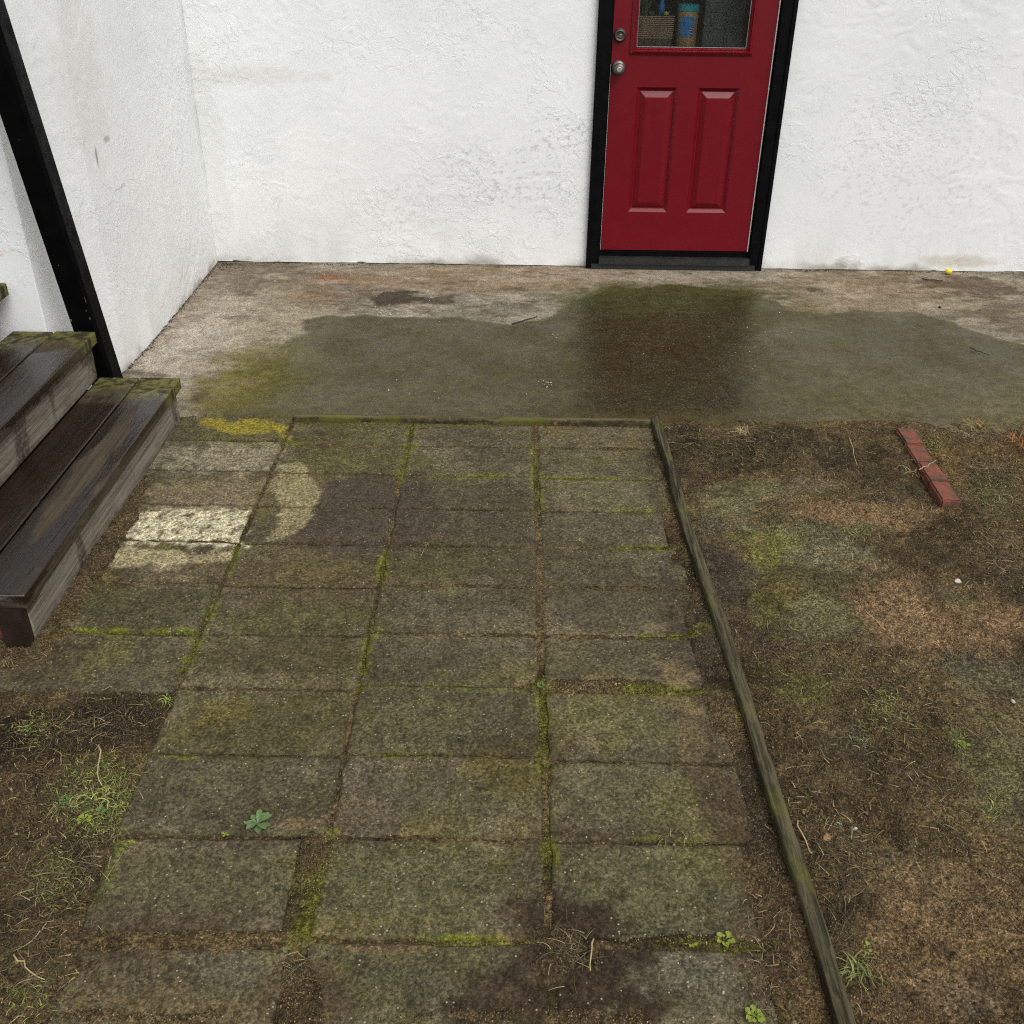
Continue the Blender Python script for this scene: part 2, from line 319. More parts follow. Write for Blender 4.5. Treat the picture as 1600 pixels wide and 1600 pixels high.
PAV = [
 # pale lichen, cream dry arcs, moss, damp brown and green areas on the paving
 (345,720,80,24,S(112,106,88),.55,.5,.4,0),(330,765,80,24,S(108,98,76),.6,.5,.4,0),
 (235,760,50,30,S(62,66,40),.6,.5,.5,.3),
 (345,895,50,24,S(88,78,58),.6,.5,.4,0),(130,940,55,28,S(70,76,28),.85,.5,.5,.2),(210,955,120,34,S(70,69,48),.75,.5,.4,.25),(90,1040,60,40,S(64,52,44),.8,.6,.5,.2),
 (400,735,60,14,S(90,82,60),.6,.5,.5,0),(412,800,50,60,S(112,104,82),.0,.5,.4,0),
  (560,680,90,20,S(86,88,48),.7,.5,.4,.1),(560,720,90,20,S(84,86,46),.7,.5,.4,.2),(740,684,90,18,S(70,66,54),.6,.5,.4,.2),
 (590,800,105,62,S(66,57,56),.85,.25,.25,.5),(650,810,50,46,S(74,60,56),.7,.4,.4,.4),(750,820,80,60,S(70,64,54),.65,.4,.4,.4),(740,770,90,24,S(70,68,54),.6,.4,.4,.3),
 (870,820,14,70,S(62,48,40),.6,.6,.5,.2),(640,840,60,8,S(96,74,66),.35,.6,.8,.2),(620,790,50,6,S(98,78,70),.3,.6,.8,.2),
 (940,770,80,30,S(104,100,80),.7,.4,.4,0),(930,820,80,24,S(86,84,68),.6,.5,.4,.1),(900,890,130,50,S(76,72,58),.6,.5,.4,.3),
 (500,900,120,42,S(84,72,56),.65,.5,.35,.2),(490,850,60,9,S(78,60,54),.8,.4,.4,.3),(720,880,110,30,S(78,78,46),.6,.5,.4,.2),
 (480,960,130,26,S(80,78,44),.75,.5,.4,.2),(700,955,90,34,S(72,66,56),.6,.4,.3,.4),(940,950,80,46,S(76,72,60),.75,.22,.2,.45),
 (430,1030,130,36,S(66,58,36),.8,.5,.4,.35),(420,1125,130,46,S(70,66,32),.75,.5,.4,.35),(350,1110,36,24,S(112,104,40),.6,.6,.5,.1),(520,1060,44,60,S(72,66,34),.55,.6,.5,.3),
 (700,1030,120,34,S(76,72,58),.55,.5,.4,.3),(940,1030,80,34,S(78,74,60),.6,.4,.3,.35),(790,1110,60,40,S(78,78,66),.5,.6,.4,.2),
 (970,1125,110,40,S(98,96,62),.75,.45,.4,0),(960,1072,130,14,S(132,116,80),.85,.4,.5,0),(1070,1080,30,40,S(128,112,78),.7,.4,.6,0),(1080,1150,22,40,S(116,100,74),.6,.5,.6,0),
 (680,1120,100,34,S(88,86,62),.6,.5,.4,0),(360,1210,110,30,S(98,92,72),.55,.5,.4,0),(300,1275,100,30,S(86,82,66),.5,.5,.4,0),(480,1290,60,12,S(120,102,80),.6,.5,.6,0),
 (330,1277,14,9,S(62,54,50),.8,.4,.4,.2),(700,1245,120,40,S(76,75,62),.6,.5,.4,.1),(970,1230,100,50,S(92,90,70),.6,.5,.4,0),(1040,1300,60,14,S(64,54,44),.5,.6,.5,.1),
 (160,1360,28,50,S(96,112,30),.9,.4,.4,0),(300,1380,150,50,S(80,80,56),.7,.5,.3,0),(230,1440,110,26,S(70,60,50),.75,.5,.5,.2),(350,1400,120,30,S(86,84,62),.5,.5,.4,0),
 (680,1380,140,60,S(86,88,66),.7,.5,.3,0),(1000,1390,120,60,S(96,96,68),.7,.5,.4,0),(930,1308,60,12,S(68,54,44),.8,.5,.5,.1),
 (690,1500,170,50,S(74,74,62),.6,.5,.4,.1),(280,1510,150,34,S(92,90,82),.7,.5,.4,0),(1050,1520,120,46,S(104,104,92),.75,.5,.3,0),
 (885,1480,70,70,S(58,46,38),.9,.4,.45,.2),(870,1430,36,40,S(60,48,42),.85,.5,.5,.2),(870,1560,160,40,S(70,56,44),.8,.5,.5,.1),(480,1560,60,60,S(70,56,42),.8,.5,.5,0),
 (220,1520,100,40,S(80,68,52),.7,.5,.5,0),(280,1580,200,26,S(108,92,66),.7,.5,.5,0),(150,1480,60,30,S(66,56,50),.6,.6,.5,.1),
 (620,1480,60,9,S(120,98,74),.7,.5,.7,0),(780,1470,50,8,S(112,96,60),.7,.5,.7,0),(1080,1472,110,8,S(140,124,88),.9,.4,.6,0),(1160,1490,30,60,S(84,66,50),.7,.5,.6,0),
 (1120,1240,34,90,S(70,56,48),.8,.5,.5,.15),(1095,1040,28,60,S(66,56,50),.8,.5,.5,.2),(1180,1350,34,110,S(74,56,46),.85,.5,.5,.1),(1050,930,24,80,S(66,56,50),.75,.4,.4,.3),(1020,760,14,60,S(64,54,46),.7,.5,.5,.1),
]
SOIL = [
 # right hand yard: buried concrete, green algae, sandy and dark earth
 (1170,768,60,16,S(74,86,46),.9,.3,.5,.0),(1150,800,80,14,S(100,98,62),.8,.4,.5,.0),(1270,757,50,10,S(104,98,88),.8,.3,.5,0),(1130,826,36,12,S(108,106,96),.85,.35,.5,.1),
 (1240,850,100,26,S(98,100,74),.85,.35,.45,.05),(1290,870,70,20,S(112,110,96),.7,.3,.5,.05),(1195,855,46,20,S(130,132,32),.92,.35,.55,0),(1230,920,80,26,S(96,104,44),.8,.4,.5,0),
 (1270,960,90,40,S(90,90,58),.85,.35,.4,.05),(1200,950,30,34,S(120,124,34),.7,.4,.6,0),(1130,880,46,40,S(70,60,54),.9,.35,.4,.3),(1160,960,44,60,S(70,58,52),.85,.4,.4,.25),
 (1250,790,80,14,S(134,100,72),.8,.4,.5,0),(1330,815,50,16,S(142,108,78),.85,.4,.5,0),(1420,800,60,14,S(136,102,74),.7,.5,.5,0),(1390,850,60,24,S(96,76,52),.6,.5,.5,0),
 (1420,960,80,40,S(140,108,80),.8,.5,.5,0),(1540,960,60,30,S(140,106,76),.75,.5,.5,0),(1530,1000,60,34,S(110,76,56),.6,.4,.5,0),(1450,925,40,12,S(74,62,56),.8,.4,.5,.1),(1500,940,40,14,S(98,92,60),.7,.5,.5,0),
 (1560,900,60,40,S(54,42,32),.8,.4,.5,0),(1470,870,80,24,S(72,56,42),.7,.5,.5,0),
 (1080,705,60,26,S(46,36,28),.85,.5,.5,.1),(1250,715,130,24,S(56,44,34),.8,.5,.5,.0),(1370,740,60,40,S(58,46,34),.7,.5,.5,0),(1470,715,26,26,S(126,96,54),.6,.4,.5,0),(1485,745,24,24,S(140,104,60),.6,.4,.5,0),
 (1560,700,60,24,S(112,74,36),.6,.5,.5,0),(1540,760,80,40,S(78,66,42),.6,.5,.5,0),
 (1330,1160,46,26,S(78,74,62),.85,.35,.4,.1),(1290,1060,60,30,S(84,78,50),.7,.5,.5,0),(1340,1110,90,30,S(100,84,52),.6,.5,.5,0),(1250,1080,40,26,S(92,96,34),.6,.5,.6,0),
 (1570,1080,70,60,S(82,84,72),.85,.4,.45,.1),(1560,1180,60,70,S(84,84,58),.8,.4,.45,.05),(1540,1200,40,40,S(116,120,34),.55,.5,.6,0),(1590,1270,50,60,S(80,78,66),.8,.4,.45,.1),
 (1440,1240,90,50,S(88,70,50),.7,.5,.5,0),(1320,1240,60,60,S(66,52,38),.6,.5,.5,0),(1440,1380,120,50,S(96,84,62),.75,.5,.5,0),(1500,1450,140,60,S(116,88,62),.75,.5,.5,0),(1560,1390,60,50,S(100,76,54),.6,.5,.5,0),
 (1380,1560,90,40,S(112,84,58),.7,.5,.5,0),(1510,1560,110,36,S(84,72,66),.85,.4,.45,.1),(1300,1420,40,80,S(64,50,38),.6,.5,.5,0),
 (1150,1250,50,100,S(60,48,42),.8,.5,.5,.15),(1200,1420,60,100,S(84,60,44),.8,.5,.5,0),(1240,1560,50,60,S(104,76,50),.7,.5,.5,0),(1090,1000,40,90,S(60,50,44),.8,.5,.5,.2),
 # left hand bed
 (110,1130,150,40,S(46,36,27),.9,.5,.5,.1),(40,1240,60,50,S(100,70,50),.7,.5,.5,0),(110,1200,60,40,S(70,50,36),.6,.5,.5,0),(120,1280,80,60,S(66,60,30),.5,.5,.6,0),
 (60,1420,80,80,S(62,54,34),.7,.5,.5,0),(90,1540,60,50,S(88,72,46),.7,.5,.5,0),(150,1400,40,60,S(54,44,32),.6,.5,.5,0),(60,1080,60,60,S(54,44,36),.6,.5,.5,.1),(200,800,60,60,S(92,76,58),.7,.5,.5,0),
 (100,930,60,60,S(92,74,56),.7,.5,.5,0),(890,1490,70,60,S(66,50,38),.8,.5,.5,0),(490,1400,30,70,S(104,100,40),.7,.5,.6,0),(485,1330,30,30,S(98,74,52),.7,.5,.6,0),
]
FLATS = [(1170,768,60,16),(1150,800,70,14),(1270,757,50,12),(1240,860,110,36),(1270,960,90,46),(1140,900,46,60),(1330,1160,46,28),(1570,1080,70,60),(1560,1180,60,70),(1590,1270,50,60),(1440,1370,80,40),(1510,1560,110,36)]
MOSSJ = [(640,700,14,46),(830,715,12,40),(460,700,16,30),(600,890,14,24),(845,770,10,26),(575,1010,14,36),(570,1060,12,26),(330,960,18,34),(375,870,16,30),(303,1010,16,40),(850,1110,12,60),(850,1190,10,40),
 (500,1400,24,50),(518,1303,12,12),(845,1070,26,8),(920,745,100,6),(740,745,70,6),(1000,795,60,6),(1000,855,60,6),(1040,1310,60,8),(1130,1475,110,10),(700,1075,120,6),(260,1183,40,8),(640,1182,60,6),(540,660,70,6),
 (700,662,60,6),(330,985,80,7),(180,988,60,6),(1060,990,60,10),(860,1330,14,30),(1160,1110,14,40),(740,1470,90,7),(1030,1080,60,8),(1200,1590,40,14),(480,1440,20,24)]
def olive(c, t=.33):
    o = S(84, 79, 58); return tuple(c[i]*(1-t)+o[i]*t for i in range(3))+(1.,)
PAV = [b[:4]+(olive(b[4]),)+b[5:] for b in PAV]
def earth(c):
    l = c[0]*.3+c[1]*.6+c[2]*.1; return tuple(q*(1.15 if l > .07 else 1.) for q in (l+(c[0]-l)*.75, l+(c[1]-l)*.8+.001, l+(c[2]-l)*.95))+(1.,)
SOIL = [b[:4]+(olive(earth(b[4]), .25),)+b[5:] for b in SOIL]
def stains(x, y, lists, base=None):
    C = np.zeros((len(x), 4)) if base is None else base; w = np.zeros(len(x))
    for L in lists:
        for i, b in enumerate(L):
            f = blob_field(x, y, (b[0], b[1], b[2], b[3], 0, 0, b[6], b[7]), 9+3*(i % 4), i)
            over(C, b[4], f*b[5]); w = w*(1-f*b[5])+b[8]*f*b[5]
    return C, w
def moss_field(x, y):
    m = np.zeros(len(x))
    for i, b in enumerate(MOSSJ): m = np.maximum(m, blob_field(x, y, (*b, 0, 0, .4, .5), 14, 90+i))
    return m
def flat_field(x, y):
    m = np.zeros(len(x))
    for i, b in enumerate(FLATS): m = np.maximum(m, blob_field(x, y, (*b, 0, 0, .3, .45), 8, 200+i))
    return m
# ------------------------------------------------------------------ ground far and near
def grid(xs, ys):
    X, Y = np.meshgrid(xs, ys); nx, ny = len(xs), len(ys)
    i = np.arange((nx-1)*(ny-1)); r, c = i//(nx-1), i % (nx-1); a = r*nx+c
    return X.ravel(), Y.ravel(), np.stack([a, a+1, a+nx+1, a+nx], 1)
gx, gy, gf = grid(np.linspace(-60, 60, 60), np.linspace(-60, 60, 60))
far = mesh_obj('ground', np.stack([gx, gy, np.full(len(gx), -.09)], 1), gf, m_soil, col=np.zeros((len(gx), 4)), wet=np.zeros(len(gx)))
tag(far, kind='structure')
TL = [(1018,660),(1038,725),(1066,830),(1113,960),(1160,1120),(1205,1270),(1262,1450),(1308,1600)]
TR = [(1036,657),(1058,725),(1088,830),(1135,960),(1188,1120),(1238,1270),(1297,1450),(1342,1600)]
tl = np.array([at(u, v, .028) for u, v in TL]); trr = np.array([at(u, v, .028) for u, v in TR]); tw = float(np.mean(trr[:, 0]-tl[:, 0]))
tcen = (tl+trr)/2; tcen = tcen[np.argsort(tcen[:, 1])]
def tx(y): return np.interp(y, tcen[:, 1], tcen[:, 0])
C0 = [3.438, 3.238, 3.018, 2.79, 2.575, 2.36, 2.125, 1.895]
C1 = [3.405, 3.222, 3.012, 2.787, 2.567, 2.345, 2.125, 1.915, 1.69, 1.455]
C2 = [3.402, 3.222, 3.003, 2.785, 2.57, 2.363, 2.143, 1.933, 1.696, 1.458, 1.215, .985]
C3 = [3.402, 3.222, 2.997, 2.787, 2.575, 2.363, 2.14, 1.918, 1.684, 1.452, 1.21, .96]
def soil_z(x, y):
    n = fbm(x, y, 6, 5, 3); f = fbm(x, y, 45, 4, 8)
    h = -.0035+.004*n+.0025*f
    right = ss(-.005, .02, x-tx(y)); 
    h = h+right*(.012+.010*fbm(x, y, 4, 4, 21)+.0035*f)
    fl = flat_field(x, y); h = h*(1-fl)+fl*(.001+.001*f)
    h = h+right*.022*ss(3.0, 3.25, y)*ss(3.42, 3.3, y)*(1+.6*fbm(x, y, 9, 4, 4))
    strip = ss(.44, .54, x)*(1-right); h = h+strip*(.009+.007*n)*ss(3.35, 2.9, y)
    left = ss(-.80, -.90, x)*ss(1.93, 1.86, y); h = h+left*(-.008+.012*fbm(x, y, 8, 4, 31)+.004*f)
    h = h+.016*ss(-.78, -.86, x)*ss(1.45, 1.2, y)
    st = ss(-1.13, -1.22, x)*ss(3.3, 2.9, y)*ss(2.0, 2.25, y); h = h+st*(.016+.008*n)
    for b, k in (((885,1485,50,42), .012), ((850,1590,170,16), .006), ((475,1560,30,60), .008), ((250,1592,200,14), .008), ((30,1020,60,24), .008), ((1190,1550,30,60), .008), ((960,1072,110,9), .012), ((1080,1472,100,6), .010), ((490,1350,24,40), .006)):
        h = h+k*blob_field(x, y, (*b, 0, 0, .5, .5), 12, int(b[0]))
    inner = np.zeros(x.shape)
    for a, b, ya, yb in ((-1.25, -.83, 1.91, 3.43), (-.80, -.39, 1.47, 3.39), (-.355, .062, 1.0, 3.39), (.10, .47, 1.0, 3.39)): inner = np.maximum(inner, ss(0, .02, x-a)*ss(0, .02, b-x)*ss(0, .02, y-ya)*ss(0, .02, yb-y))
    keep_ = np.maximum.reduce([blob_field(x, y, (*b, 0, 0, .5, .5), 12, int(b[0])) for b in ((885,1485,50,42), (850,1590,170,16), (475,1560,30,60), (960,1072,110,9), (1080,1472,100,6))]+[ss(-1.08, -1.16, x)])
    jy = np.full(x.shape, 9.)
    for rows, a, b in ((C0, -1.3, -.817), (C1, -.817, -.372), (C2, -.372, .081), (C3, .081, .6)):
        q = (x > a) & (x < b)
        if q.any(): jy[q] = np.min(np.abs(y[q][:, None]-np.array(rows)[None]), 1)
    h = np.where((inner > 0) & (keep_ < .3) & (jy > .012), np.minimum(h, -.012), h)
    under = ss(3.44, 3.50, y); h = h*(1-under)-.03*under
    out = ss(.10, .0, x+3.0)+ss(3.5, 3.6, x)+ss(.75, .68, y)
    return h-.10*np.clip(out, 0, 1)
xs = np.concatenate([np.arange(-3.0, -1.5, .03), np.arange(-1.5, 2.15, .0055), np.arange(2.15, 3.61, .03)])
ys = np.concatenate([np.arange(.62, .84, .02), np.arange(.84, 3.48, .0055), np.arange(3.48, 3.62, .03)])
gx, gy, gf = grid(xs, ys)
C, w = stains(gx, gy, [SOIL]); ms = moss_field(gx, gy)*(.5+.5*vn(gx*60, gy*60, 3)); 
SPOLY = [([(-60,1092),(262,1092),(225,1170),(160,1165),(60,1215),(-60,1200)], S(38,30,22), .8, .03),
 ([(-60,1280),(190,1320),(130,1420),(60,1480),(-60,1500)], S(48,40,26), .55, .04),
 ([(1110,760),(1200,752),(1260,775),(1230,800),(1330,850),(1380,890),(1330,930),(1340,1000),(1180,995),(1160,930),(1150,850),(1080,830)], S(110,108,80), .72, .03),
 ([(1090,790),(1150,850),(1200,900),(1180,930),(1180,990),(1230,1010),(1140,1000),(1110,880)], S(66,58,50), .75, .03),
 ([(1150,838),(1215,832),(1245,860),(1220,890),(1250,930),(1215,960),(1230,985),(1180,985),(1175,930),(1195,900),(1160,870)], S(100,100,38), .62, .02),
 ([(1210,785),(1330,790),(1420,800),(1440,830),(1340,835),(1250,815)], S(142,120,90), .6, .03), ([(1350,890),(1420,900),(1480,960),(1600,980),(1600,1040),(1480,1020),(1380,1000)], S(142,120,90), .6, .04),
 ([(1480,1050),(1600,1020),(1640,1330),(1560,1300),(1500,1200),(1470,1110)], S(100,95,68), .7, .03), ([(1300,1440),(1420,1330),(1620,1400),(1620,1540),(1400,1620),(1310,1540)], S(130,110,80), .55, .05),
 ([(1140,980),(1190,990),(1300,1400),(1340,1600),(1290,1600),(1200,1250)], S(58,48,34), .55, .03)]
def soil_poly(C, x, y):
    for pts, pc, pa, ee in SPOLY: over(C, pc, poly_field(x, y, pts, ee, ee*2.2, 9, 8)*pa*(.75+.25*vn(x*40, y*40, 5)))
soil_poly(C, gx, gy)
over(C, S(100, 106, 30), ms*.7)
over(C, S(40, 32, 23), ss(.05, .5, fbm(gx, gy, 11, 5, 51))*.5); over(C, S(112, 96, 68), ss(.15, .6, fbm(gx, gy, 8, 5, 52))*.4)
gz = soil_z(gx, gy)
soil = mesh_obj('soil', np.stack([gx, gy, gz], 1), gf, m_soil, smooth=True, col=C, wet=w); tag(soil, kind='structure')
# ------------------------------------------------------------------ concrete slab in front of the house
xs = np.concatenate([np.arange(-4, -1.75, .05), np.arange(-1.75, 2.8, .009), np.arange(2.8, 4.5, .05)]); ys = np.arange(3.20, 5.38, .009)
gx, gy, gf = grid(xs, ys)
edge = np.where(gx < .53, 3.442, 3.325+.012*fbm(gx, gx*0, 3, 4, 2)+ss(1.2, 2.2, gx)*.04)
z = .006+.0012*fbm(gx, gy, 2.5, 4, 1)
z = np.where(gy < edge, -.08, z)
C, w = stains(gx, gy, [SLAB]); 
wp = poly_field(gx, gy, WETS, .02, .05, 6, 5)*(1-.5*ss(-.75, -1.15, gx)*ss(.0, .5, fbm(gx, gy, 5, 4, 33)+.3))
wp = wp*(1-.55*ss(.75, 1.7, gx+.25*fbm(gx, gy, 2.5, 4, 8))*ss(4.15, 3.45, gy+.2*fbm(gx, gy, 3, 4, 9)))
for b in ((400,600,70,30),(340,635,60,20)): wp = wp*(1-.6*blob_field(gx, gy, (*b, 0, 0, .5, .4), 12, 1))
dry = 1-wp
over(C, S(104, 92, 74), ss(.15, .5, fbm(gx*.6, gy*1.6, 6, 6, 61))*.4*dry*(1-.6*ss(-.7, -1.3, gx))); over(C, S(78, 66, 52), ss(.35, .6, fbm(gx*.7, gy*1.8, 13, 6, 62))*.5*dry); over(C, S(176, 168, 150), ss(.1, .5, fbm(gx*.8, gy*1.5, 8, 6, 63))*.4*dry)
over(C, S(70, 63, 26), wp*.98)
over(C, S(86, 78, 46), wp*ss(-.1, .5, fbm(gx, gy, 3, 5, 64))*.5); over(C, S(84, 86, 44), wp*ss(0, .5, fbm(gx, gy, 2.2, 5, 67))*.4)
over(C, S(42, 36, 15), poly_field(gx, gy, [(915,470),(1040,452),(1165,470),(1172,560),(1160,640),(1040,652),(915,640),(905,560)], .07, .05, 5, 4)*.78)  # dark reflection of the door in the wet slab, painted into the colour
over(C, S(92, 92, 36), (wp*(1-wp)*4)*.6*vn(gx*5, gy*5, 9)); over(C, S(104, 98, 34), blob_field(gx, gy, (405, 600, 80, 50, 0, 0, .6, .5), 9, 12)*.6); over(C, S(70, 68, 34), blob_field(gx, gy, (460, 600, 60, 60, 0, 0, .7, .5), 9, 13)*.5)
over(C, S(72, 80, 40), blob_field(gx, gy, (1000, 470, 130, 25, 0, 0, .4, .35), 9, 6)*.55)
w = np.clip(np.maximum(w, wp*.95), 0, 1)
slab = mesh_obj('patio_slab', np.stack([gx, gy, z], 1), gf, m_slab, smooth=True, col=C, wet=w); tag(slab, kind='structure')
# ------------------------------------------------------------------ pavers
PPOLY = [([(498,742),(600,735),(690,742),(700,800),(684,862),(560,858),(470,850),(478,815),(494,790),(499,760)], S(68,60,48), .62, .02),
 ([(700,750),(830,748),(838,850),(700,855),(690,800)], S(72,67,54), .45, .03),
 ([(430,850),(408,848),(436,806),(424,762),(448,724),(474,722),(494,744),(497,776),(486,806),(462,838)], S(138,130,98), .85, .006),
 ([(180,838),(196,812),(232,798),(300,795),(392,800),(380,852),(300,856),(196,853)], S(196,192,164), .93, .008),
 ([(152,872),(196,858),(290,862),(368,864),(352,882),(300,878),(262,888),(196,892)], S(158,150,118), .85, .008),
 ([(250,700),(440,700),(425,738),(250,742)], S(136,130,112), .75, .02), ([(225,748),(425,750),(400,794),(215,796)], S(124,112,90), .75, .02),
 ([(815,1430),(868,1388),(950,1426),(985,1500),(1000,1610),(700,1610),(740,1570),(808,1510)], S(52,41,32), .85, .025), ([(120,1440),(300,1420),(360,1450),(240,1475),(110,1475)], S(66,54,44), .7, .02),
 ([(320,658),(452,660),(446,680),(330,676)], S(150,138,34), .8, .012), ([(330,652),(456,655),(450,690),(300,692)], S(108,104,52), .4, .03)]
def paver(x0, x1, y0, y1, label, rot=0., zt=0., seed=0, cut=None):
    st = .0095
    nx, ny = int((x1-x0)/st)+2, int((y1-y0)/st)+2
    ex = [0, .0025, .006]; lx = np.concatenate([ex, np.linspace(.011, x1-x0-.011, nx), x1-x0-np.array(ex[::-1])])
    ly = np.concatenate([ex, np.linspace(.011, y1-y0-.011, ny), y1-y0-np.array(ex[::-1])])
    gx, gy, gf = grid(lx, ly); w_, h_ = x1-x0, y1-y0
    de = np.minimum(np.minimum(gx, w_-gx), np.minimum(gy, h_-gy))
    cx, cy = (x0+x1)/2, (y0+y1)/2
    px, py = gx-w_/2, gy-h_/2; c, s = math.cos(rot), math.sin(rot)
    wx, wy = cx+px*c-py*s, cy+px*s+py*c
    jit = .0045*fbm(wx, wy, 22, 4, seed)*ss(.03, 0, de)
    nrm = np.sign(px)*(np.minimum(gx, w_-gx) < .02), np.sign(py)*(np.minimum(gy, h_-gy) < .02)
    wx = wx+jit*nrm[0]; wy = wy+jit*nrm[1]
    rr = random.Random(seed); ax, ay = rr.uniform(-.009, .009), rr.uniform(-.016, .016); dz = zt+rr.uniform(-.001, .003)
    z = dz+ax*px+ay*py-.003*(1-ss(0, .006, de))*1.0+.0011*fbm(wx, wy, 14, 5, 3)-.004*ss(.012, 0, de)*np.clip(fbm(wx, wy, 30, 3, seed+5), 0, 1)
    n = len(gx); nx, ny = len(lx), len(ly)
    ring = np.concatenate([np.arange(nx), np.arange(1, ny)*nx+nx-1, (ny-1)*nx+np.arange(nx-2, -1, -1), np.arange(ny-2, 0, -1)*nx])
    V = np.concatenate([np.stack([wx-cx, wy-cy, z], 1), np.stack([wx[ring]-cx, wy[ring]-cy, np.full(len(ring), -.05)], 1)])
    k = np.arange(len(ring)); k2 = (k+1) % len(ring)
    sf = np.stack([ring[k2], ring[k], n+k, n+k2], 1)
    X, Y = V[:, 0]+cx, V[:, 1]+cy
    C0_ = np.zeros((len(X), 4)); tn = rr.uniform(-1, 1); t2 = rr.uniform(-1, 1)
    over(C0_, S(84+14*tn, 78+12*tn+3*t2, 60+8*tn-5*t2), np.full(len(X), .55))
    over(C0_, S(64, 54, 38), ss(.1, .6, fbm(X, Y, 4, 5, 71))*.7); over(C0_, S(100, 96, 48), ss(.05, .55, fbm(X, Y, 5, 5, 77))*.5); over(C0_, S(116, 108, 88), ss(.15, .6, fbm(X, Y, 6, 5, 79))*.45)
    C, w = stains(X, Y, [PAV], C0_)
    for pts, pc, pa, ee in PPOLY:
        P_ = np.array([at(*q) for q in pts])
        if P_[:, 0].min()-.1 < x1 and P_[:, 0].max()+.1 > x0 and P_[:, 1].min()-.1 < y1 and P_[:, 1].max()+.1 > y0: over(C, pc, poly_field(X, Y, pts, ee*1.5, ee*4, 22, 8)*pa*(ss(-.75, -.05, fbm(X, Y, 60, 4, 15)) if pc[0] > .25 else 1.))
    de = np.concatenate([de, np.zeros(len(ring))])
    m = moss_field(X, Y)*ss(.016+.012*vn(X*30, Y*30, 4), .0, de)*.85; over(C, S(104, 112, 28), m*ss(.25, .7, vn(X*45, Y*45, 1)))

    over(C, S(50, 46, 34), ss(.008, 0, de)*.35*(.5+.5*vn(X*9, Y*9, seed)))
    o = mesh_obj('paver', V, np.concatenate([gf, sf]), m_paver, smooth=True, col=C, wet=w)
    o.location = (cx, cy, 0); tag(o, label, 'paver', 'concrete pavers of the path'); return o
ORD = ['first', 'second', 'third', 'fourth', 'fifth', 'sixth', 'seventh', 'eighth', 'ninth', 'tenth', 'eleventh']
C0 = [3.438, 3.238, 3.018, 2.79, 2.575, 2.36, 2.125, 1.895]
L0 = ['paver with bright yellow moss, against the concrete slab at the end of the bottom step', 'pale dry paver beside the bottom step, next after the yellow mossy one',
 'brownish paver with a green corner beside the bottom step, just beyond the white lichened one', 'paver covered in white lichen, the brightest of the path, beside the bottom step',
 'paver half white and half dark, on the camera side of the white lichened one', 'dark paver with green algae near the end of the bottom step', 'last paver of the column beside the steps, its front edge standing over bare dirt']
for i in range(7): paver(-1.262 if i < 5 else -1.25 if i == 5 else -1.44, -.822, C0[i+1]+.005, C0[i]-.004, L0[i], random.uniform(-.006, .006), .002, 10+i)
C1 = [3.405, 3.222, 3.012, 2.787, 2.567, 2.345, 2.125, 1.915, 1.69, 1.455]
w1 = ['mossy green edge paver under the left end of the header board', 'greenish paver, moss lined right joint', 'paver with a cream dry arc at left and purple damp at right', 'damp purplish paver with a smaller cream patch on its left end',
 'brown damp paver with a mossy right end', 'olive paver with a curved brown crack line along its far side', 'dark brown olive damp paver', 'dark paver with a yellow green stain by the bare dirt corner', 'grey paver bearing a dark spot beyond the rosette weed']
for i in range(9): paver(-.812, -.377, C1[i+1]+.004, C1[i]-.004, w1[i]+', second column', random.uniform(-.005, .005), 0, 30+i)
paver(-.80, -.425, 1.232, 1.446, 'askew paver nearer than the rosette weed, with a wide mossy gap at its right', .018, .004, 51)
paver(-.79, -.40, .965, 1.195, 'bluish grey paver half buried in tan dirt, at the bottom left', .02, -.002, 52)
C2 = [3.402, 3.222, 3.003, 2.785, 2.57, 2.363, 2.143, 1.933, 1.696, 1.458, 1.215, .985]
for i in range(11): paver(-.367, .072, C2[i+1]+.004, C2[i]-.004, '%s paver of the middle column, %s' % (ORD[i], ['dark, with rotten wood bits at its far edge', 'with yellow moss in the joint at its right', 'damp, beside the purple stained one', 'damp, on the near side of two mossy joints', 'olive green with a cut off left corner', 'grey brown and damp', 'plain and damp', 'with a small clover weed at its near right corner', 'dark grey green and gritty', 'large and evenly olive grey', 'half covered by brown dirt at its right'][i]), random.uniform(-.004, .004), 0, 60+i)
C3 = [3.402, 3.222, 2.997, 2.787, 2.575, 2.363, 2.14, 1.918, 1.684, 1.452, 1.21, .96]
for i in range(11): paver(.09, .512, C3[i+1]+(.016 if i in (6, 9) else .004), C3[i]-.004, '%s paver of the column along the timber, %s' % (ORD[i], ['under the right end of the board', 'with moss at its far left corner', 'lighter grey', 'crossed by a small green sprig', 'dull and brown grey', 'with a rounded damp mark', 'with tan sand along its near edge', 'yellowish olive', 'gritty grey green', 'with a green weed on its near edge', 'light grey and speckled'][i]), random.uniform(-.004, .004), -.001, 80+i)
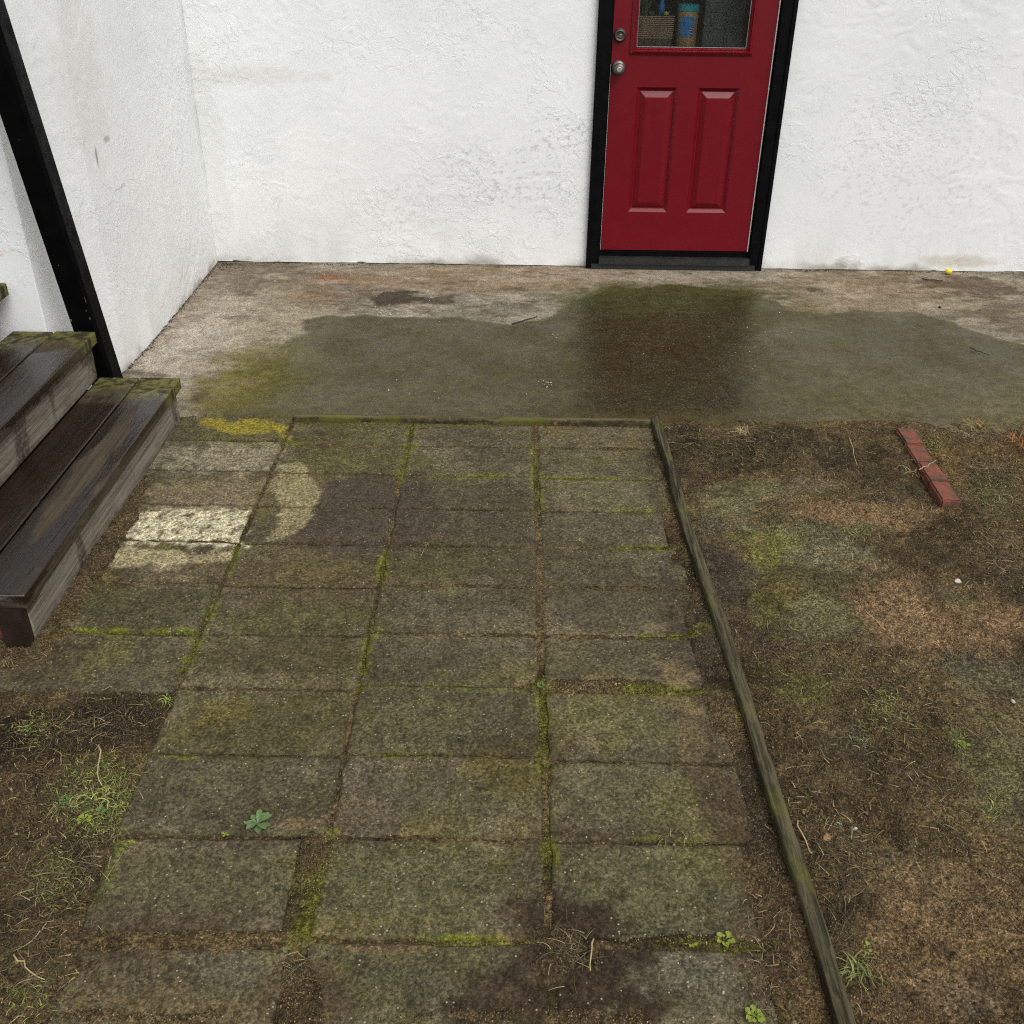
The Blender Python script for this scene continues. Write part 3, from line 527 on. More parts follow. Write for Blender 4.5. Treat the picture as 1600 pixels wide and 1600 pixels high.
# ------------------------------------------------------------------ house
house = empty('stucco_house', (0, 5.3, 0)); tag(house, 'white stucco house wall meeting a side wall in a corner, with a red back door', 'house')
def hp(o): o.parent = house; o.matrix_parent_inverse = Matrix.Translation((0, -5.3, 0)); return o
def wall_disp(s, z):
    a = s+.12*fbm(s, z, 3, 3, 1); b = z+.12*fbm(s, z, 3, 3, 2)
    n = fbm(a, b, 7, 5, 40); n2 = fbm(a*.5+b*.9, b*1.8-a*.3, 16, 4, 41)
    return (.0020*ss(-.05, .08, n)+.0012*ss(0, .3, fbm(a, b, 13, 4, 42)))*(.06+.50*ss(-.05, .5, fbm(s, z, 1.6, 3, 45)))+.0009*n2*ss(-.1, .5, fbm(s, z, 2, 2, 43))+.004*fbm(s, z, 1.1, 2, 44)
def wall_stain(px, pz, marks, seed):
    C = np.zeros((len(px), 4))
    over(C, (.22, .19, .13), ss(.06, .0, pz+.03*fbm(px, pz, 14, 5, seed))*.75*ss(-.4, .4, fbm(px, pz, 3, 3, seed+1)))
    over(C, (.42, .40, .36), ss(.35, .0, pz)*.28*ss(-.3, .6, fbm(px, pz*.3, 5, 4, seed+2)))
    for i, (cx, cz, rx, rz, col, a, sp) in enumerate(marks):
        d = np.sqrt(((px-cx)/rx)**2+((pz-cz)/rz)**2)+.35*fbm(px, pz, 14, 4, i)
        f = ss(1.3, .6, d)*a
        if sp: f = f*ss(sp, sp+.22, fbm(px, pz*1.7, 55, 3, 70+i))
        over(C, col, f)
    return C
xs = np.unique(np.concatenate([np.arange(-1.7, 3.0, .0075), np.arange(3.0, 6, .05), [.388, 1.288]])); zs = np.unique(np.concatenate([np.arange(0.004, 1.5, .0075), np.arange(1.5, 4.8, .06), [2.12]]))
gx, gz, gf = grid(xs, zs)
cxm, czm = gx[gf].mean(1), gz[gf].mean(1); gf = gf[~((cxm > .388) & (cxm < 1.288) & (czm < 2.12))]
marks = []
for u, v, ru, rv, col, a, sp in ((790,275,110,55,(.3,.3,.29),.4,.48),(780,300,150,26,(.3,.3,.28),.35,.5),(390,118,110,12,(.5,.49,.46),.35,0),(330,240,20,200,(.55,.55,.52),.3,0),(870,210,60,30,(.35,.35,.33),.5,.4),(640,330,60,40,(.45,.45,.43),.4,.35),(1500,408,60,10,(.42,.38,.28),.5,0),(1420,260,160,120,(.45,.45,.43),.35,.45)):
    c = aty(u, v); marks.append((c[0], c[1], ru*5.3/F, rv*5.3/F, col, a, sp))
C = wall_stain(gx, gz, marks, 3)
yy = 5.312-wall_disp(gx, gz); bot = gz < .01
gz2 = np.where(bot, .010+.004*fbm(gx, gx*0, 9, 4, 9), gz); nb = int(bot.sum())
V = np.stack([gx, yy, gz2], 1)
bi = np.where(bot)[0]; n0 = len(V); V = np.concatenate([V, np.stack([gx[bi], yy[bi]+.03, gz2[bi]], 1), np.stack([gx[bi], yy[bi]+.03, gz2[bi]*0-.02], 1)]); m_ = len(bi)
keep = ~((gx[bi][:-1] > .387) & (gx[bi][1:] < 1.289))
k = np.arange(m_-1)[keep]; ex = np.concatenate([np.stack([n0+k, n0+k+1, bi[k+1], bi[k]], 1), np.stack([n0+m_+k, n0+m_+k+1, n0+k+1, n0+k], 1)])
C = np.concatenate([C, np.tile([.05, .045, .035, 1.], (2*m_, 1))])  # recess under the stucco edge: the gap's darkness is put into the colour
hp(mesh_obj('wall', V, np.concatenate([gf, ex]), m_stucco, smooth=True, col=C))
# side wall: follows a plan line that turns at the outer corner beside the steps
plan = [(-6, 3.425), (-1.664, 3.425), (-1.652, 3.50), (-1.585, 3.86), (-1.577, 4.2), (-1.580, 5.335)]
PS = np.array(plan); L = np.concatenate([[0], np.cumsum(np.hypot(*np.diff(PS, axis=0).T))])
sa = np.unique(np.concatenate([np.arange(0, 3.2, .1), np.arange(3.2, L[-1], .0075), L])); zs = np.unique(np.concatenate([np.arange(.004, 1.6, .0075), np.arange(1.6, 4.8, .06)]))
gs, gz, gf = grid(sa, zs)
X = np.interp(gs, L, PS[:, 0]); Y = np.interp(gs, L, PS[:, 1])
dx = np.interp(gs+.01, L, PS[:, 0])-np.interp(gs-.01, L, PS[:, 0]); dy = np.interp(gs+.01, L, PS[:, 1])-np.interp(gs-.01, L, PS[:, 1]); q = np.hypot(dx, dy)+1e-9
d = wall_disp(gs+9, gz)
def onside(u, v, X0=-1.60):
    dd = fw+(u-800)/F*rt-(v-800)/F*up; t = X0/dd[0]; return np.interp(t*dd[1], PS[2:, 1], L[2:]), H+t*dd[2]
marks = []
for u, v, rs, rz, col, a, sp in ((143,240,.012,.05,(.22,.16,.12),.9,0),(158,212,.035,.012,(.25,.24,.2),.6,0),(178,290,.06,.006,(.4,.38,.36),.5,0),(300,120,.10,.5,(.5,.5,.48),.3,0),(120,120,.2,.3,(.55,.54,.5),.3,0),(318,240,.03,.5,(.45,.45,.43),.35,0)):
    s_, z_ = onside(u, v); marks.append((s_, z_, rs, rz, col, a, sp))
c2 = np.interp(-1.72-.05, PS[:2, 0], L[:2]); marks.append((c2, .62, .02, .006, (.6, .25, .25), .5, 0)); marks.append((c2+.0, .76, .007, .009, (.03, .03, .03), .95, 0))
C = wall_stain(gs, gz, marks, 60)
over(C, (.36, .35, .31), ss(.012, .003, np.abs(gs-(L[-1]-.028)+.004*fbm(gz, gz*0, 5, 3, 3)))*.5*ss(-.5, .3, fbm(gz, gs, 6, 3, 8)))
hp(mesh_obj('wall', np.stack([X+dy/q*d, Y-dx/q*d, gz-.012], 1), gf, m_stucco, smooth=True, col=C))
# door frame
bm = bmesh.new()
bx(bm, .373, .436, 5.282, 5.42, .0, 2.19); bx(bm, .4365, .4445, 5.296, 5.42, .03, 2.13)
bx(bm, 1.229, 1.300, 5.282, 5.42, .0, 2.19); bx(bm, 1.2225, 1.2285, 5.296, 5.42, .03, 2.13)
bx(bm, .437, 1.2285, 5.284, 5.42, 2.128, 2.19); bx(bm, .376, .392, 5.276, 5.2815, .002, 2.185); bx(bm, 1.280, 1.297, 5.276, 5.2815, .002, 2.185)
hp(bm_obj('door_frame', bm, m_black, bevel=.003))
bm = bmesh.new(); bx(bm, 1.2165, 1.2215, 5.3025, 5.33, .10, 2.126); bx(bm, .4447, .4462, 5.303, 5.33, .10, 1.0); hp(bm_obj('weather_strip', bm, m_white))
bm = bmesh.new(); bx(bm, .4375, 1.2275, 5.262, 5.40, .036, .070); bx(bm, .400, 1.262, 5.272, 5.2815, .0, .034); bx(bm, .4375, 1.2275, 5.285, 5.40, .0, .0345)
hp(bm_obj('door_sill', bm, m_sill, bevel=.004))
# the door
door = empty('door', (0, 0, 0)); hp(door); door['label'] = 'crimson half glazed back door with two raised panels'
def dp(o): o.parent = door; return o
YD = 5.304
def rloop(bm, x0, x1, z0, z1, y): return [bm.verts.new(p) for p in ((x0, y, z0), (x1, y, z0), (x1, y, z1), (x0, y, z1))]
bm = bmesh.new()
cxs = [.4475, .550, .578, .777, .877, 1.079, 1.098, 1.2155]; czs = [.102, .30, .90, 1.062, 2.0, 2.125]
vv = {}
def gv(x, z):
    if (x, z) not in vv: vv[(x, z)] = bm.verts.new((x, YD, z))
    return vv[(x, z)]
for i in range(len(cxs)-1):
    for j in range(len(czs)-1):
        x0, x1, z0, z1 = cxs[i], cxs[i+1], czs[j], czs[j+1]
        if j == 1 and (i == 2 or i == 4): continue
        if j == 3 and 1 <= i <= 5: continue
        bm.faces.new((gv(x0, z0), gv(x1, z0), gv(x1, z1), gv(x0, z1)))
for (x0, x1) in ((.578, .777), (.877, 1.079)):
    prev = [gv(x0, .30), gv(x1, .30), gv(x1, .90), gv(x0, .90)]
    for ins, dep in ((.001, .001), (.015, .014), (.019, .0145), (.046, .001), (.049, .0005)):
        cur = rloop(bm, x0+ins, x1-ins, .30+ins, .90-ins, YD+dep)
        for k in range(4): bm.faces.new((prev[k], prev[(k+1) % 4], cur[(k+1) % 4], cur[k]))
        prev = cur
    bm.faces.new(prev)
bx(bm, .4475, 1.2155, YD+.020, YD+.04, .1025, 1.06)
dp(bm_obj('door_leaf', bm, m_red))
def ring(bm, outer, steps):
    prev = None
    for ins, y in steps:
        cur = rloop(bm, outer[0]+ins, outer[1]-ins, outer[2]+ins, outer[3]-ins, y)
        if prev:
            for k in range(4): bm.faces.new((prev[k], prev[(k+1) % 4], cur[(k+1) % 4], cur[k]))
        prev = cur
bm = bmesh.new(); ring(bm, (.532, 1.120, 1.044, 2.02), ((0, YD+.002), (0, YD-.005), (.004, YD-.007), (.014, YD-.014), (.018, YD-.0145), (.022, YD-.006), (.026, YD-.007), (.031, YD+.006)))
dp(bm_obj('window_frame', bm, m_red))
bm = bmesh.new(); ring(bm, (.5635, 1.0885, 1.0755, 1.99), ((0, YD+.0065), (.003, YD+.003), (.004, YD+.0075))); dp(bm_obj('glazing_bead', bm, paint('grey_bead', (.32, .32, .31, 1), .5)))
bm = bmesh.new(); bx(bm, .562, 1.090, YD+.008, YD+.012, 1.073, 1.992); dp(bm_obj('glass_pane', bm, m_glass))
bm = bmesh.new(); bx(bm, .446, 1.2145, YD-.006, YD+.03, .073, .100); bx(bm, .446, 1.2145, YD-.010, YD-.0065, .092, .0985)
for xx in (.47, .62, .80, .98, 1.15): lathe(bm, ((.004, 0), (.003, .002)), (xx, YD-.0102, .095), 'y', 10)
dp(bm_obj('door_sweep', bm, m_black, bevel=.0015))
bm = bmesh.new(); lathe(bm, ((.031, 0), (.031, .006), (.026, .011), (.024, .018), (.0215, .022), (.0215, .021), (.001, .021)), (.481, YD-.0005, 1.128), 'y'); db = dp(bm_obj('deadbolt', bm, m_silver, smooth=True))
bm = bmesh.new(); lathe(bm, ((.010, 0), (.010, .003), (.008, .004)), (.481, YD-.0215, 1.126), 'y', 18); bm_obj('lock_cylinder', bm, m_silver).parent = door
bm = bmesh.new(); lathe(bm, ((.034, 0), (.034, .005), (.028, .010), (.013, .014), (.012, .030), (.020, .034), (.0265, .044), (.027, .052), (.023, .060), (.013, .063)), (.483, YD-.0005, .985), 'y'); kn = dp(bm_obj('door_knob', bm, m_silver, smooth=True))
bm = bmesh.new(); lathe(bm, ((.0125, 0), (.012, .003), (.009, .0035)), (.483, YD-.0636, .985), 'y', 18); bx(bm, .4815, .4845, YD-.0685, YD-.0675, .979, .991); bm_obj('lock_cylinder', bm, m_bright).parent = door
# the room behind the glass
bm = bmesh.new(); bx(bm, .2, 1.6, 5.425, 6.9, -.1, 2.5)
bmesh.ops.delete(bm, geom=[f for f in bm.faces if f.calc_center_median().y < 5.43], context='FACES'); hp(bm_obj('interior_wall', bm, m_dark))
def lowtop(b, m, nm, label, cat): 
    o = box_obj(nm, b, m); tag(o, label, cat); return o
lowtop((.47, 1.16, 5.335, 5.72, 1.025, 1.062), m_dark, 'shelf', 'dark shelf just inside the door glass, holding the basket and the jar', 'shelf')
bas = empty('slatted_basket', (.635, 5.40, 1.063)); tag(bas, 'brown box with fine horizontal slats and a ring pull, behind the door glass', 'box')
def chp(o, p): o.parent = p; o.matrix_parent_inverse = Matrix.Translation(-p.location); return o
bm = bmesh.new(); bx(bm, .545, .735, 5.356, 5.47, 1.063, 1.208); chp(bm_obj('box_body', bm, m_basket, bevel=.003), bas)
bm = bmesh.new()
for k in range(12): z = 1.112+k*.0084; bx(bm, .544, .7365+.0004*k, 5.350, 5.3555, z, z+.0036)
chp(bm_obj('slat_front', bm, m_rib), bas)
bm = bmesh.new(); tube(bm, [(.622+.020*math.cos(a), 5.3475, 1.168+.024*math.sin(a)) for a in np.linspace(0, 2*math.pi, 25)[:-1]], .0014, 6, True); chp(bm_obj('ring_pull', bm, m_rib), bas)
jar = empty('jar', (.812, 5.415, 1.063)); tag(jar, 'tan jar with teal lid and blue label, behind the door glass', 'jar')
bm = bmesh.new(); lathe(bm, ((.044, 0), (.048, .004), (.049, .05), (.047, .058), (.049, .066), (.050, .155), (.047, .163), (.044, .168)), (.812, 5.415, 1.063)); chp(bm_obj('jar_body', bm, m_jar, smooth=True), jar)
bm = bmesh.new(); lathe(bm, ((.048, .163), (.051, .165), (.051, .190), (.048, .194), (.04, .194)), (.812, 5.415, 1.063), n=40); chp(bm_obj('lid', bm, m_teal, smooth=False), jar)
def curved(bm, a0, a1, z0, z1, r):
    A = [bm.verts.new((.812+r*math.sin(a), 5.415-r*math.cos(a), z)) for z in (z0, z1) for a in np.linspace(a0, a1, 13)]
    for k in range(12): bm.faces.new((A[k], A[k+1], A[14+k], A[13+k]))
bm = bmesh.new(); curved(bm, -.85, .55, 1.118, 1.205, .0508); lb = chp(bm_obj('label', bm, m_label, smooth=True), jar)
bm = bmesh.new(); curved(bm, .08, .42, 1.120, 1.157, .0512)
bl = chp(bm_obj('label_panel', bm, m_lab2, smooth=True), jar)
bm = bmesh.new()
for z in (1.124, 1.137, 1.148): curved(bm, .10, .40, z, z+.0065, .0515)
for z, a, b in ((1.165, -.7, -.1), (1.178, -.55, -.3), (1.150, -.75, -.5), (1.128, -.7, -.0)): curved(bm, a, b, z, z+.002, .0513)
chp(bm_obj('label_print', bm, m_lab3, smooth=True), jar)
bm = bmesh.new(); lathe(bm, ((.016, 0), (.016, .035), (.010, .05), (.010, .09)), (.685, 5.425, 1.209)); bm2 = bm
o = bm_obj('bottle', bm, paint('blue_bottle', (.02, .24, .6, 1), .3), smooth=True); tag(o, 'blue bottle standing in the slatted box behind the door glass', 'bottle')
bm = bmesh.new(); lathe(bm, ((.002, 0), (.010, .001), (.013, .008), (.010, .015), (.002, .017)), (.703, 5.385, 1.2085)); o = bm_obj('ball', bm, m_pale, smooth=True); tag(o, 'pale yellow ball on top of the slatted box behind the door glass', 'ball')
m_leafd = paint('dark_leaf', (.05, .10, .025, 1), .6)
bm = bmesh.new()
for k in range(22):
    a = random.uniform(0, 6.28); x0 = random.uniform(.55, .625); y0 = random.uniform(5.38, 5.46); h = random.uniform(.03, .16)
    tube(bm, [(x0, y0, 1.206), (x0+.012*math.cos(a), y0+.012*math.sin(a), 1.206+h*.6), (x0+.03*math.cos(a), y0+.03*math.sin(a), 1.206+h)], [.004, .005, .001], 5)
o = bm_obj('plant', bm, m_leafd); tag(o, 'dim green plant rising from the slatted box behind the door glass', 'plant')
bm = bmesh.new()
for k in range(9):
    rr = random.Random(k); c = Vector((rr.uniform(.60, .73), rr.uniform(5.40, 5.46), 1.214))
    bmesh.ops.create_icosphere(bm, subdivisions=1, radius=rr.uniform(.006, .013), matrix=Matrix.Translation(c))
o = bm_obj('clutter', bm, m_greyp); tag(o, 'heap of small grey odds and ends filling the slatted box', 'clutter', kind='stuff')
bm = bmesh.new(); bx(bm, .905, 1.10, 5.50, 5.53, 1.063, 1.52)
for k in range(30): bx(bm, .906, 1.099, 5.4975, 5.4995, 1.07+k*.0145, 1.078+k*.0145)
o = bm_obj('panel', bm, m_greyp, bevel=0); tag(o, 'dark grey ribbed panel standing behind the right of the door glass', 'panel')
# ------------------------------------------------------------------ wooden steps
steps = empty('wooden_steps', (-1.3, 2.7, 0)); tag(steps, 'wet dark brown wooden steps over a brick core, climbing to the left', 'steps')
def plank(name, x0, x1, y0, y1, z0, z1, mat, wetf, stainf=None, jag=0):
    """plank along y with a fine top and front so that damp and grime have a shape"""
    ly = np.linspace(y0, y1, int((y1-y0)/.009)+2); r = .003
    prof = [(x0, z0), (x0, z1-r), (x0+r, z1)] + [(x, z1) for x in np.linspace(x0+r*2, x1-r*2, max(3, int((x1-x0)/.009)))] + [(x1-r, z1), (x1, z1-r)] + [(x1, z) for z in np.linspace(z1-r*2, z0+r, max(3, int((z1-z0)/.009)))] + [(x1, z0)]
    Pn = len(prof); prof = np.array(prof)
    i, j = np.meshgrid(np.arange(len(ly)), np.arange(Pn), indexing='ij'); i = i.ravel(); j = j.ravel()
    px, pz, py = prof[j, 0].copy(), prof[j, 1].copy(), ly[i].copy()
    n = fbm(px*40, py*1.5, 1, 3, 3)*.0008; pz = pz+np.where(j > 1, n, 0); px = px+np.where(j > Pn-4, fbm(py, pz, 12, 3, 5)*.0008, 0)
    V = np.stack([px, py, pz], 1)
    a = (np.arange(len(ly)-1)[:, None]*Pn+np.arange(Pn-1)[None]).ravel(); Fq = np.stack([a, a+1, a+Pn+1, a+Pn], 1)
    b = np.arange(len(ly)-1)*Pn; Fq = np.concatenate([Fq, np.stack([b+Pn-1, b, b+Pn, b+2*Pn-1], 1)])
    # end caps as strips of quads between the two sides of the outline
    caps = []
    for base, fl in ((0, False), ((len(ly)-1)*Pn, True)):
        lo, hi = 0, Pn-1
        while hi-lo > 2:
            q_ = [base+lo, base+hi, base+hi-1, base+lo+1]; caps.append(q_[::-1] if fl else q_); lo += 1; hi -= 1
    Fq = np.concatenate([Fq, np.array(caps)])
    C = np.zeros((len(V), 4)); w = wetf(V[:, 0], V[:, 1], V[:, 2])
    if stainf: stainf(C, V)
    o = mesh_obj(name, V, Fq, mat, smooth=False, col=C, wet=w); return chp(o, steps)
YA, YB = 2.052, 3.398
for s in range(6):
    zt = .172*(s+1); xn = -1.208-.272*s
    def wetf(x, y, z, s=s, xn=xn, zt=zt):
        n = fbm(x*3.2, y*1.1, 1.6, 5, 40+s)+.28*fbm(x*6, y, 9, 3, 2)
        w = ss(-.2, .05, n+.72)
        w = w*ss(3.33, 3.20, y+.1*fbm(x, y, 9, 4, 2))                 # the far ends are dry and mossy
        if s == 0: w = w*(1-.85*np.clip(ss(.30, .05, np.abs((x+1.30)/.07-.2)+np.abs((y-2.72)/.33)*.5-.55+.30*fbm(x*3, y, 8, 5, 7)), 0, 1))
        front = ss(xn-.004, xn-.001, x); edge = ss(-.002, .002, z-(zt-.012-.030*vn(y*3.1, y*0+s, 5)+.010*fbm(y, z, 25, 4, 6)))
        return np.clip(w*(1-front)+front*edge*w, 0, 1)
    def stf(C, V, s=s):
        f = ss(3.18, 3.36, V[:, 1]+.12*fbm(V[:, 0], V[:, 1], 8, 4, 5)); sp = ss(-.15, .2, fbm(V[:, 0], V[:, 1], 60, 3, 9))
        over(C, S(122, 124, 62), f*.75); over(C, S(26, 26, 14), f*sp*.85)
    xm = xn-.145
    plank('tread_board', xm+.003, xn, YA+.004*s, YB, zt-.040, zt, m_tread, wetf, stf)
    plank('tread_board', xn-.292, xm-.003, YA+.002, YB-.003, zt-.040, zt-.001, m_tread, wetf, stf)
    zero = lambda x, y, z: np.zeros(len(x))
    def rst(C, V, zt=zt):
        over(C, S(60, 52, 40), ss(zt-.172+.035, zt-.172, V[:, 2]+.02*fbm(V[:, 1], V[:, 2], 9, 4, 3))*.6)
        over(C, S(46, 38, 30), ss(.3, .55, fbm(V[:, 1]*1, V[:, 2]*.4, 9, 4, 12))*.7)
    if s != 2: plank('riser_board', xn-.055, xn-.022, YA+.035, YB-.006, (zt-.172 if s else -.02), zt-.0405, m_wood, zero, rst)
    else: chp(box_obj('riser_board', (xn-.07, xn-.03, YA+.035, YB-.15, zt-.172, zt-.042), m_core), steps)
chp(box_obj('corner_leg', (-1.2935, -1.232, YA+.002, YA+.034, -.03, .131), paint('dark_wet_wood', (.014, .008, .005, 1), .45, .8, (.04, .025, .016, 1), .002), bevel=.003), steps)
bm = bmesh.new()
for s in range(6): bx(bm, -3.2, -1.208-.272*s-.060-(.012 if s == 2 else 0), YA+.04+.001*s, YB-.02-.001*s, (-.03 if s == 0 else .172*s-.03), .172*(s+1)-.042)
chp(bm_obj('brick_core', bm, m_core), steps)
# ------------------------------------------------------------------ black post
p0 = Vector((-1.500, 3.492, .0)); dr = (Vector((-1.556, 3.36, 1.14))-Vector((-1.505, 3.49, .11))).normalized()
p1 = p0+dr*2.6; bm = bmesh.new()
ex_ = (Vector((1, 0, 0))-dr*dr.x).normalized(); ey_ = dr.cross(ex_).normalized()
hw, hd = .043, .040; A = []
prof = [(-hw, -hd), (hw-.012, -hd), (hw, -hd+.010), (hw, hd), (-hw, hd)]
R0 = [[bm.verts.new(p0+dr*t*2.6+ex_*a+ey_*b+dr*0) for a, b in prof] for t in np.linspace(0, 1, 14)]
for a, b in zip(R0, R0[1:]):
    for k in range(5): bm.faces.new((a[k], a[(k+1) % 5], b[(k+1) % 5], b[k]))
bm.faces.new(R0[0][::-1]); bm.faces.new(R0[-1])
post = empty('leaning_post', p0); tag(post, 'black painted timber post leaning over the far end of the steps', 'post')
chp(bm_obj('post_shaft', bm, m_post), post)
bm = bmesh.new()
for t, a, sx, sz in ((.40, .030, .002, .006), (.43, .026, .0022, .003), (.395, -.038, .0022, .006), (.60, -.018, .002, .002), (1.02, -.01, .0015, .0015), (.47, .035, .001, .012)):
    c = p0+dr*t+ex_*a-ey_*(hd+.0009)*(1 if ey_.y > 0 else -1)
    bm = bmesh.new(); v = [bm.verts.new(c+ex_*p*sx+dr*q*sz) for p, q in ((-1, -.6), (.4, -1), (1, .5), (-.3, 1))]; bm.faces.new(v); chp(bm_obj('paint_chip', bm, m_bright), post)
# ------------------------------------------------------------------ edging timber, header board, brick edging
yy = np.linspace(tcen[0, 1]-.25, 3.435, 330); V = []; Fq = []; hw = tw/2*.78
prof = [(-hw, -.05), (-hw, .012), (-hw+.0005, .026), (-hw+.003, .029), (-hw*.3, .0295), (hw*.3, .029), (hw-.003, .0285), (hw-.0005, .026), (hw, .012), (hw, -.05)]
Pn = len(prof); px = []; 
for y in yy:
    for a, z in prof: V.append((tx(y)+a, y, z))
V = np.array(V); V[:, 0] += .0016*fbm(V[:, 1], V[:, 2], 30, 5, 2)*np.sign(V[:, 0]-tx(V[:, 1]))+.0015*fbm(V[:, 1], V[:, 1]*0, 1.7, 2, 8); V[:, 2] += np.where(V[:, 2] > 0, .0025*fbm(V[:, 0], V[:, 1], 18, 4, 3)-.004*ss(.35, .7, fbm(V[:, 0]*2, V[:, 1], 8, 3, 6)), 0)
for i in range(len(yy)-1):
    for k in range(Pn-1): a = i*Pn+k; Fq.append((a+1, a, a+Pn, a+Pn+1))
for base, fl in ((0, 0), ((len(yy)-1)*Pn, 1)):
    for k in range(Pn//2-1): q_ = [base+k, base+k+1, base+Pn-2-k, base+Pn-1-k]; Fq.append(q_[::-1] if fl else q_)
C = np.zeros((len(V), 4)); over(C, S(104, 108, 40), ss(.2, .5, fbm(V[:, 0], V[:, 1], 9, 5, 4))*.4); over(C, S(56, 40, 32), ss(.014, .0, V[:, 2])*.8)  # mossy patches; sides darker low down, their shadow put into the colour
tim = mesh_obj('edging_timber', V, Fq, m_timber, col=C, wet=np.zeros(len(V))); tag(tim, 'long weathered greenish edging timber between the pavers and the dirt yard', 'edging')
xx = np.linspace(-.815, .535, 260); V = []; Fq = []
prof = [(3.440, -.05), (3.440, .012), (3.438, .017), (3.424, .018), (3.412, .017), (3.410, .011), (3.411, -.05)]; Pn = len(prof)
for x in xx:
    for y, z in prof: V.append((x, y, z))
V = np.array(V); top = V[:, 2] > 0
V[:, 1] += np.where(V[:, 1] < 3.42, .005*np.clip(fbm(V[:, 0], V[:, 2], 9, 4, 3), -.2, 1), 0); V[:, 2] += np.where(top, .002*fbm(V[:, 0], V[:, 1], 14, 4, 7), 0)
rot = (V[:, 0] > -.3) & (V[:, 0] < .2) & (V[:, 1] < 3.43) & top; V[:, 2] -= np.where(rot, .008*np.clip(fbm(V[:, 0], V[:, 1]*3, 16, 4, 31)+.2, 0, 1), 0)
for i in range(len(xx)-1):
    for k in range(Pn-1): a = i*Pn+k; Fq.append((a, a+1, a+Pn+1, a+Pn))
for base, fl in ((0, 1), ((len(xx)-1)*Pn, 0)):
    for k in range(2): q_ = [base+k, base+k+1, base+Pn-2-k, base+Pn-1-k]; Fq.append(q_[::-1] if fl else q_)
C = np.zeros((len(V), 4)); over(C, S(44, 34, 24), ss(3.418, 3.412, V[:, 1])*.85); over(C, S(170, 120, 84), ss(.35, .5, fbm(V[:, 0], V[:, 2]*2, 20, 3, 8))*rot*.9)  # front face darkened, its shadow put into the colour; tan rotten wood
over(C, S(104, 110, 36), ss(.1, .5, fbm(V[:, 0], V[:, 1], 5, 4, 19))*.5)
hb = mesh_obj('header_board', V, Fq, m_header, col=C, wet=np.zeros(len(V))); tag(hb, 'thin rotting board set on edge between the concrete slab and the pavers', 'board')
e0, e1 = at(1412, 673, .03), at(1487, 786, .03); dv = e1-e0; Lb = np.hypot(*dv); nb_ = 4
for k in range(nb_):
    c = e0+dv*((k+.5)/nb_); bm = bmesh.new(); hx, hy = .032, Lb/nb_/2-.0015
    bmesh.ops.create_cube(bm, size=1)
    for v in bm.verts: v.co = Vector((v.co.x*2*hx, v.co.y*2*hy, v.co.z*.09))
    bmesh.ops.bevel(bm, geom=bm.edges[:], offset=.005, segments=2, affect='EDGES'); bmesh.ops.subdivide_edges(bm, edges=bm.edges[:], cuts=2)
    for v in bm.verts: v.co += Vector((random.uniform(-1, 1), random.uniform(-1, 1), random.uniform(-1, 1)))*.0012
    o = bm_obj('edging_brick', bm, m_brick); o.location = (c[0]+(.002, -.002, .001, -.001)[k], c[1], -.006+(.004, .001, .002, .0)[k]); o.rotation_euler = (0, .03*(k-1.5)*.5, math.atan2(dv[1], dv[0])+math.pi/2+(.01, -.012, .006, -.004)[k])
    tag(o, ['worn red brick nearest the concrete slab in the short brick edging', 'darkened brick second from the concrete slab in the short brick edging', 'greyish stained brick third from the slab, with a grass stem over it', 'clean red brick at the near end of the short brick edging'][k], 'brick', 'bricks laid end to end in the yard')
# ------------------------------------------------------------------ loose stuff: crumbs, moss, straw
OCT = np.array([(1, .1, -.5), (-.6, .9, -.5), (-.5, -.9, -.5), (.1, 0, 1.1)], float); OF = np.array([(0, 1, 3), (1, 2, 3), (2, 0, 3), (1, 0, 2)])
def crumbs(name, x, y, z, r, cols, label, cat=None):
    n = len(x); V = OCT[None]*r[:, None, None]*RNG.uniform(.6, 1.4, (n, 4, 1)); V[:, :, 2] *= .7
    a = RNG.uniform(0, 6.28, n); c, s = np.cos(a)[:, None], np.sin(a)[:, None]; X, Y = V[:, :, 0]*c-V[:, :, 1]*s, V[:, :, 0]*s+V[:, :, 1]*c
    V = np.stack([X+x[:, None], Y+y[:, None], V[:, :, 2]+z[:, None]], 2).reshape(-1, 3)
    Fq = (OF[None]+(np.arange(n)*4)[:, None, None]).reshape(-1, 3)
    o = mesh_obj(name, V, Fq, m_crumb, col=np.repeat(cols, 4, 0)); tag(o, label, cat, kind='stuff'); return o
def rnd(n, x0, x1, y0, y1): return RNG.uniform(x0, x1, n), RNG.uniform(y0, y1, n)
def pal(n, L, wts): L = np.array([S(*c) for c in L]); return L[RNG.choice(len(L), n, p=np.array(wts)/sum(wts))]
# soil crumbs
x, y = rnd(1100000, -1.5, 2.1, .85, 3.38)
right = ss(-.005, .02, x-tx(y)); fl = flat_field(x, y)
left = ss(-.80, -.84, x)*ss(1.93, 1.88, y); strip = ss(.46, .54, x)*(1-right); st = ss(-1.12, -1.2, x)*ss(3.3, 3.0, y)
mound = np.zeros(len(x))
for b in ((885,1485,50,42),(850,1590,150,14),(475,1560,30,60),(250,1592,190,12),(30,1020,60,24),(485,1340,24,60),(1190,1550,30,60),(960,1072,110,10),(1080,1472,100,8)): mound = np.maximum(mound, blob_field(x, y, (*b, 0, 0, .5, .5), 12, int(b[0])))
cl = .35+.65*ss(-.3, .4, fbm(x, y, 7, 4, 66))
dens = np.maximum.reduce([right*(1-.93*fl)*.62*cl, left*.75*cl, strip*.7*cl, st*.8*cl, mound*.6, np.full(len(x), .004)])*np.clip(1.25-.25*y, .45, 1)
sel = RNG.random(len(x)) < dens; x, y = x[sel], y[sel]; right = right[sel]; strip = strip[sel]; left = left[sel]
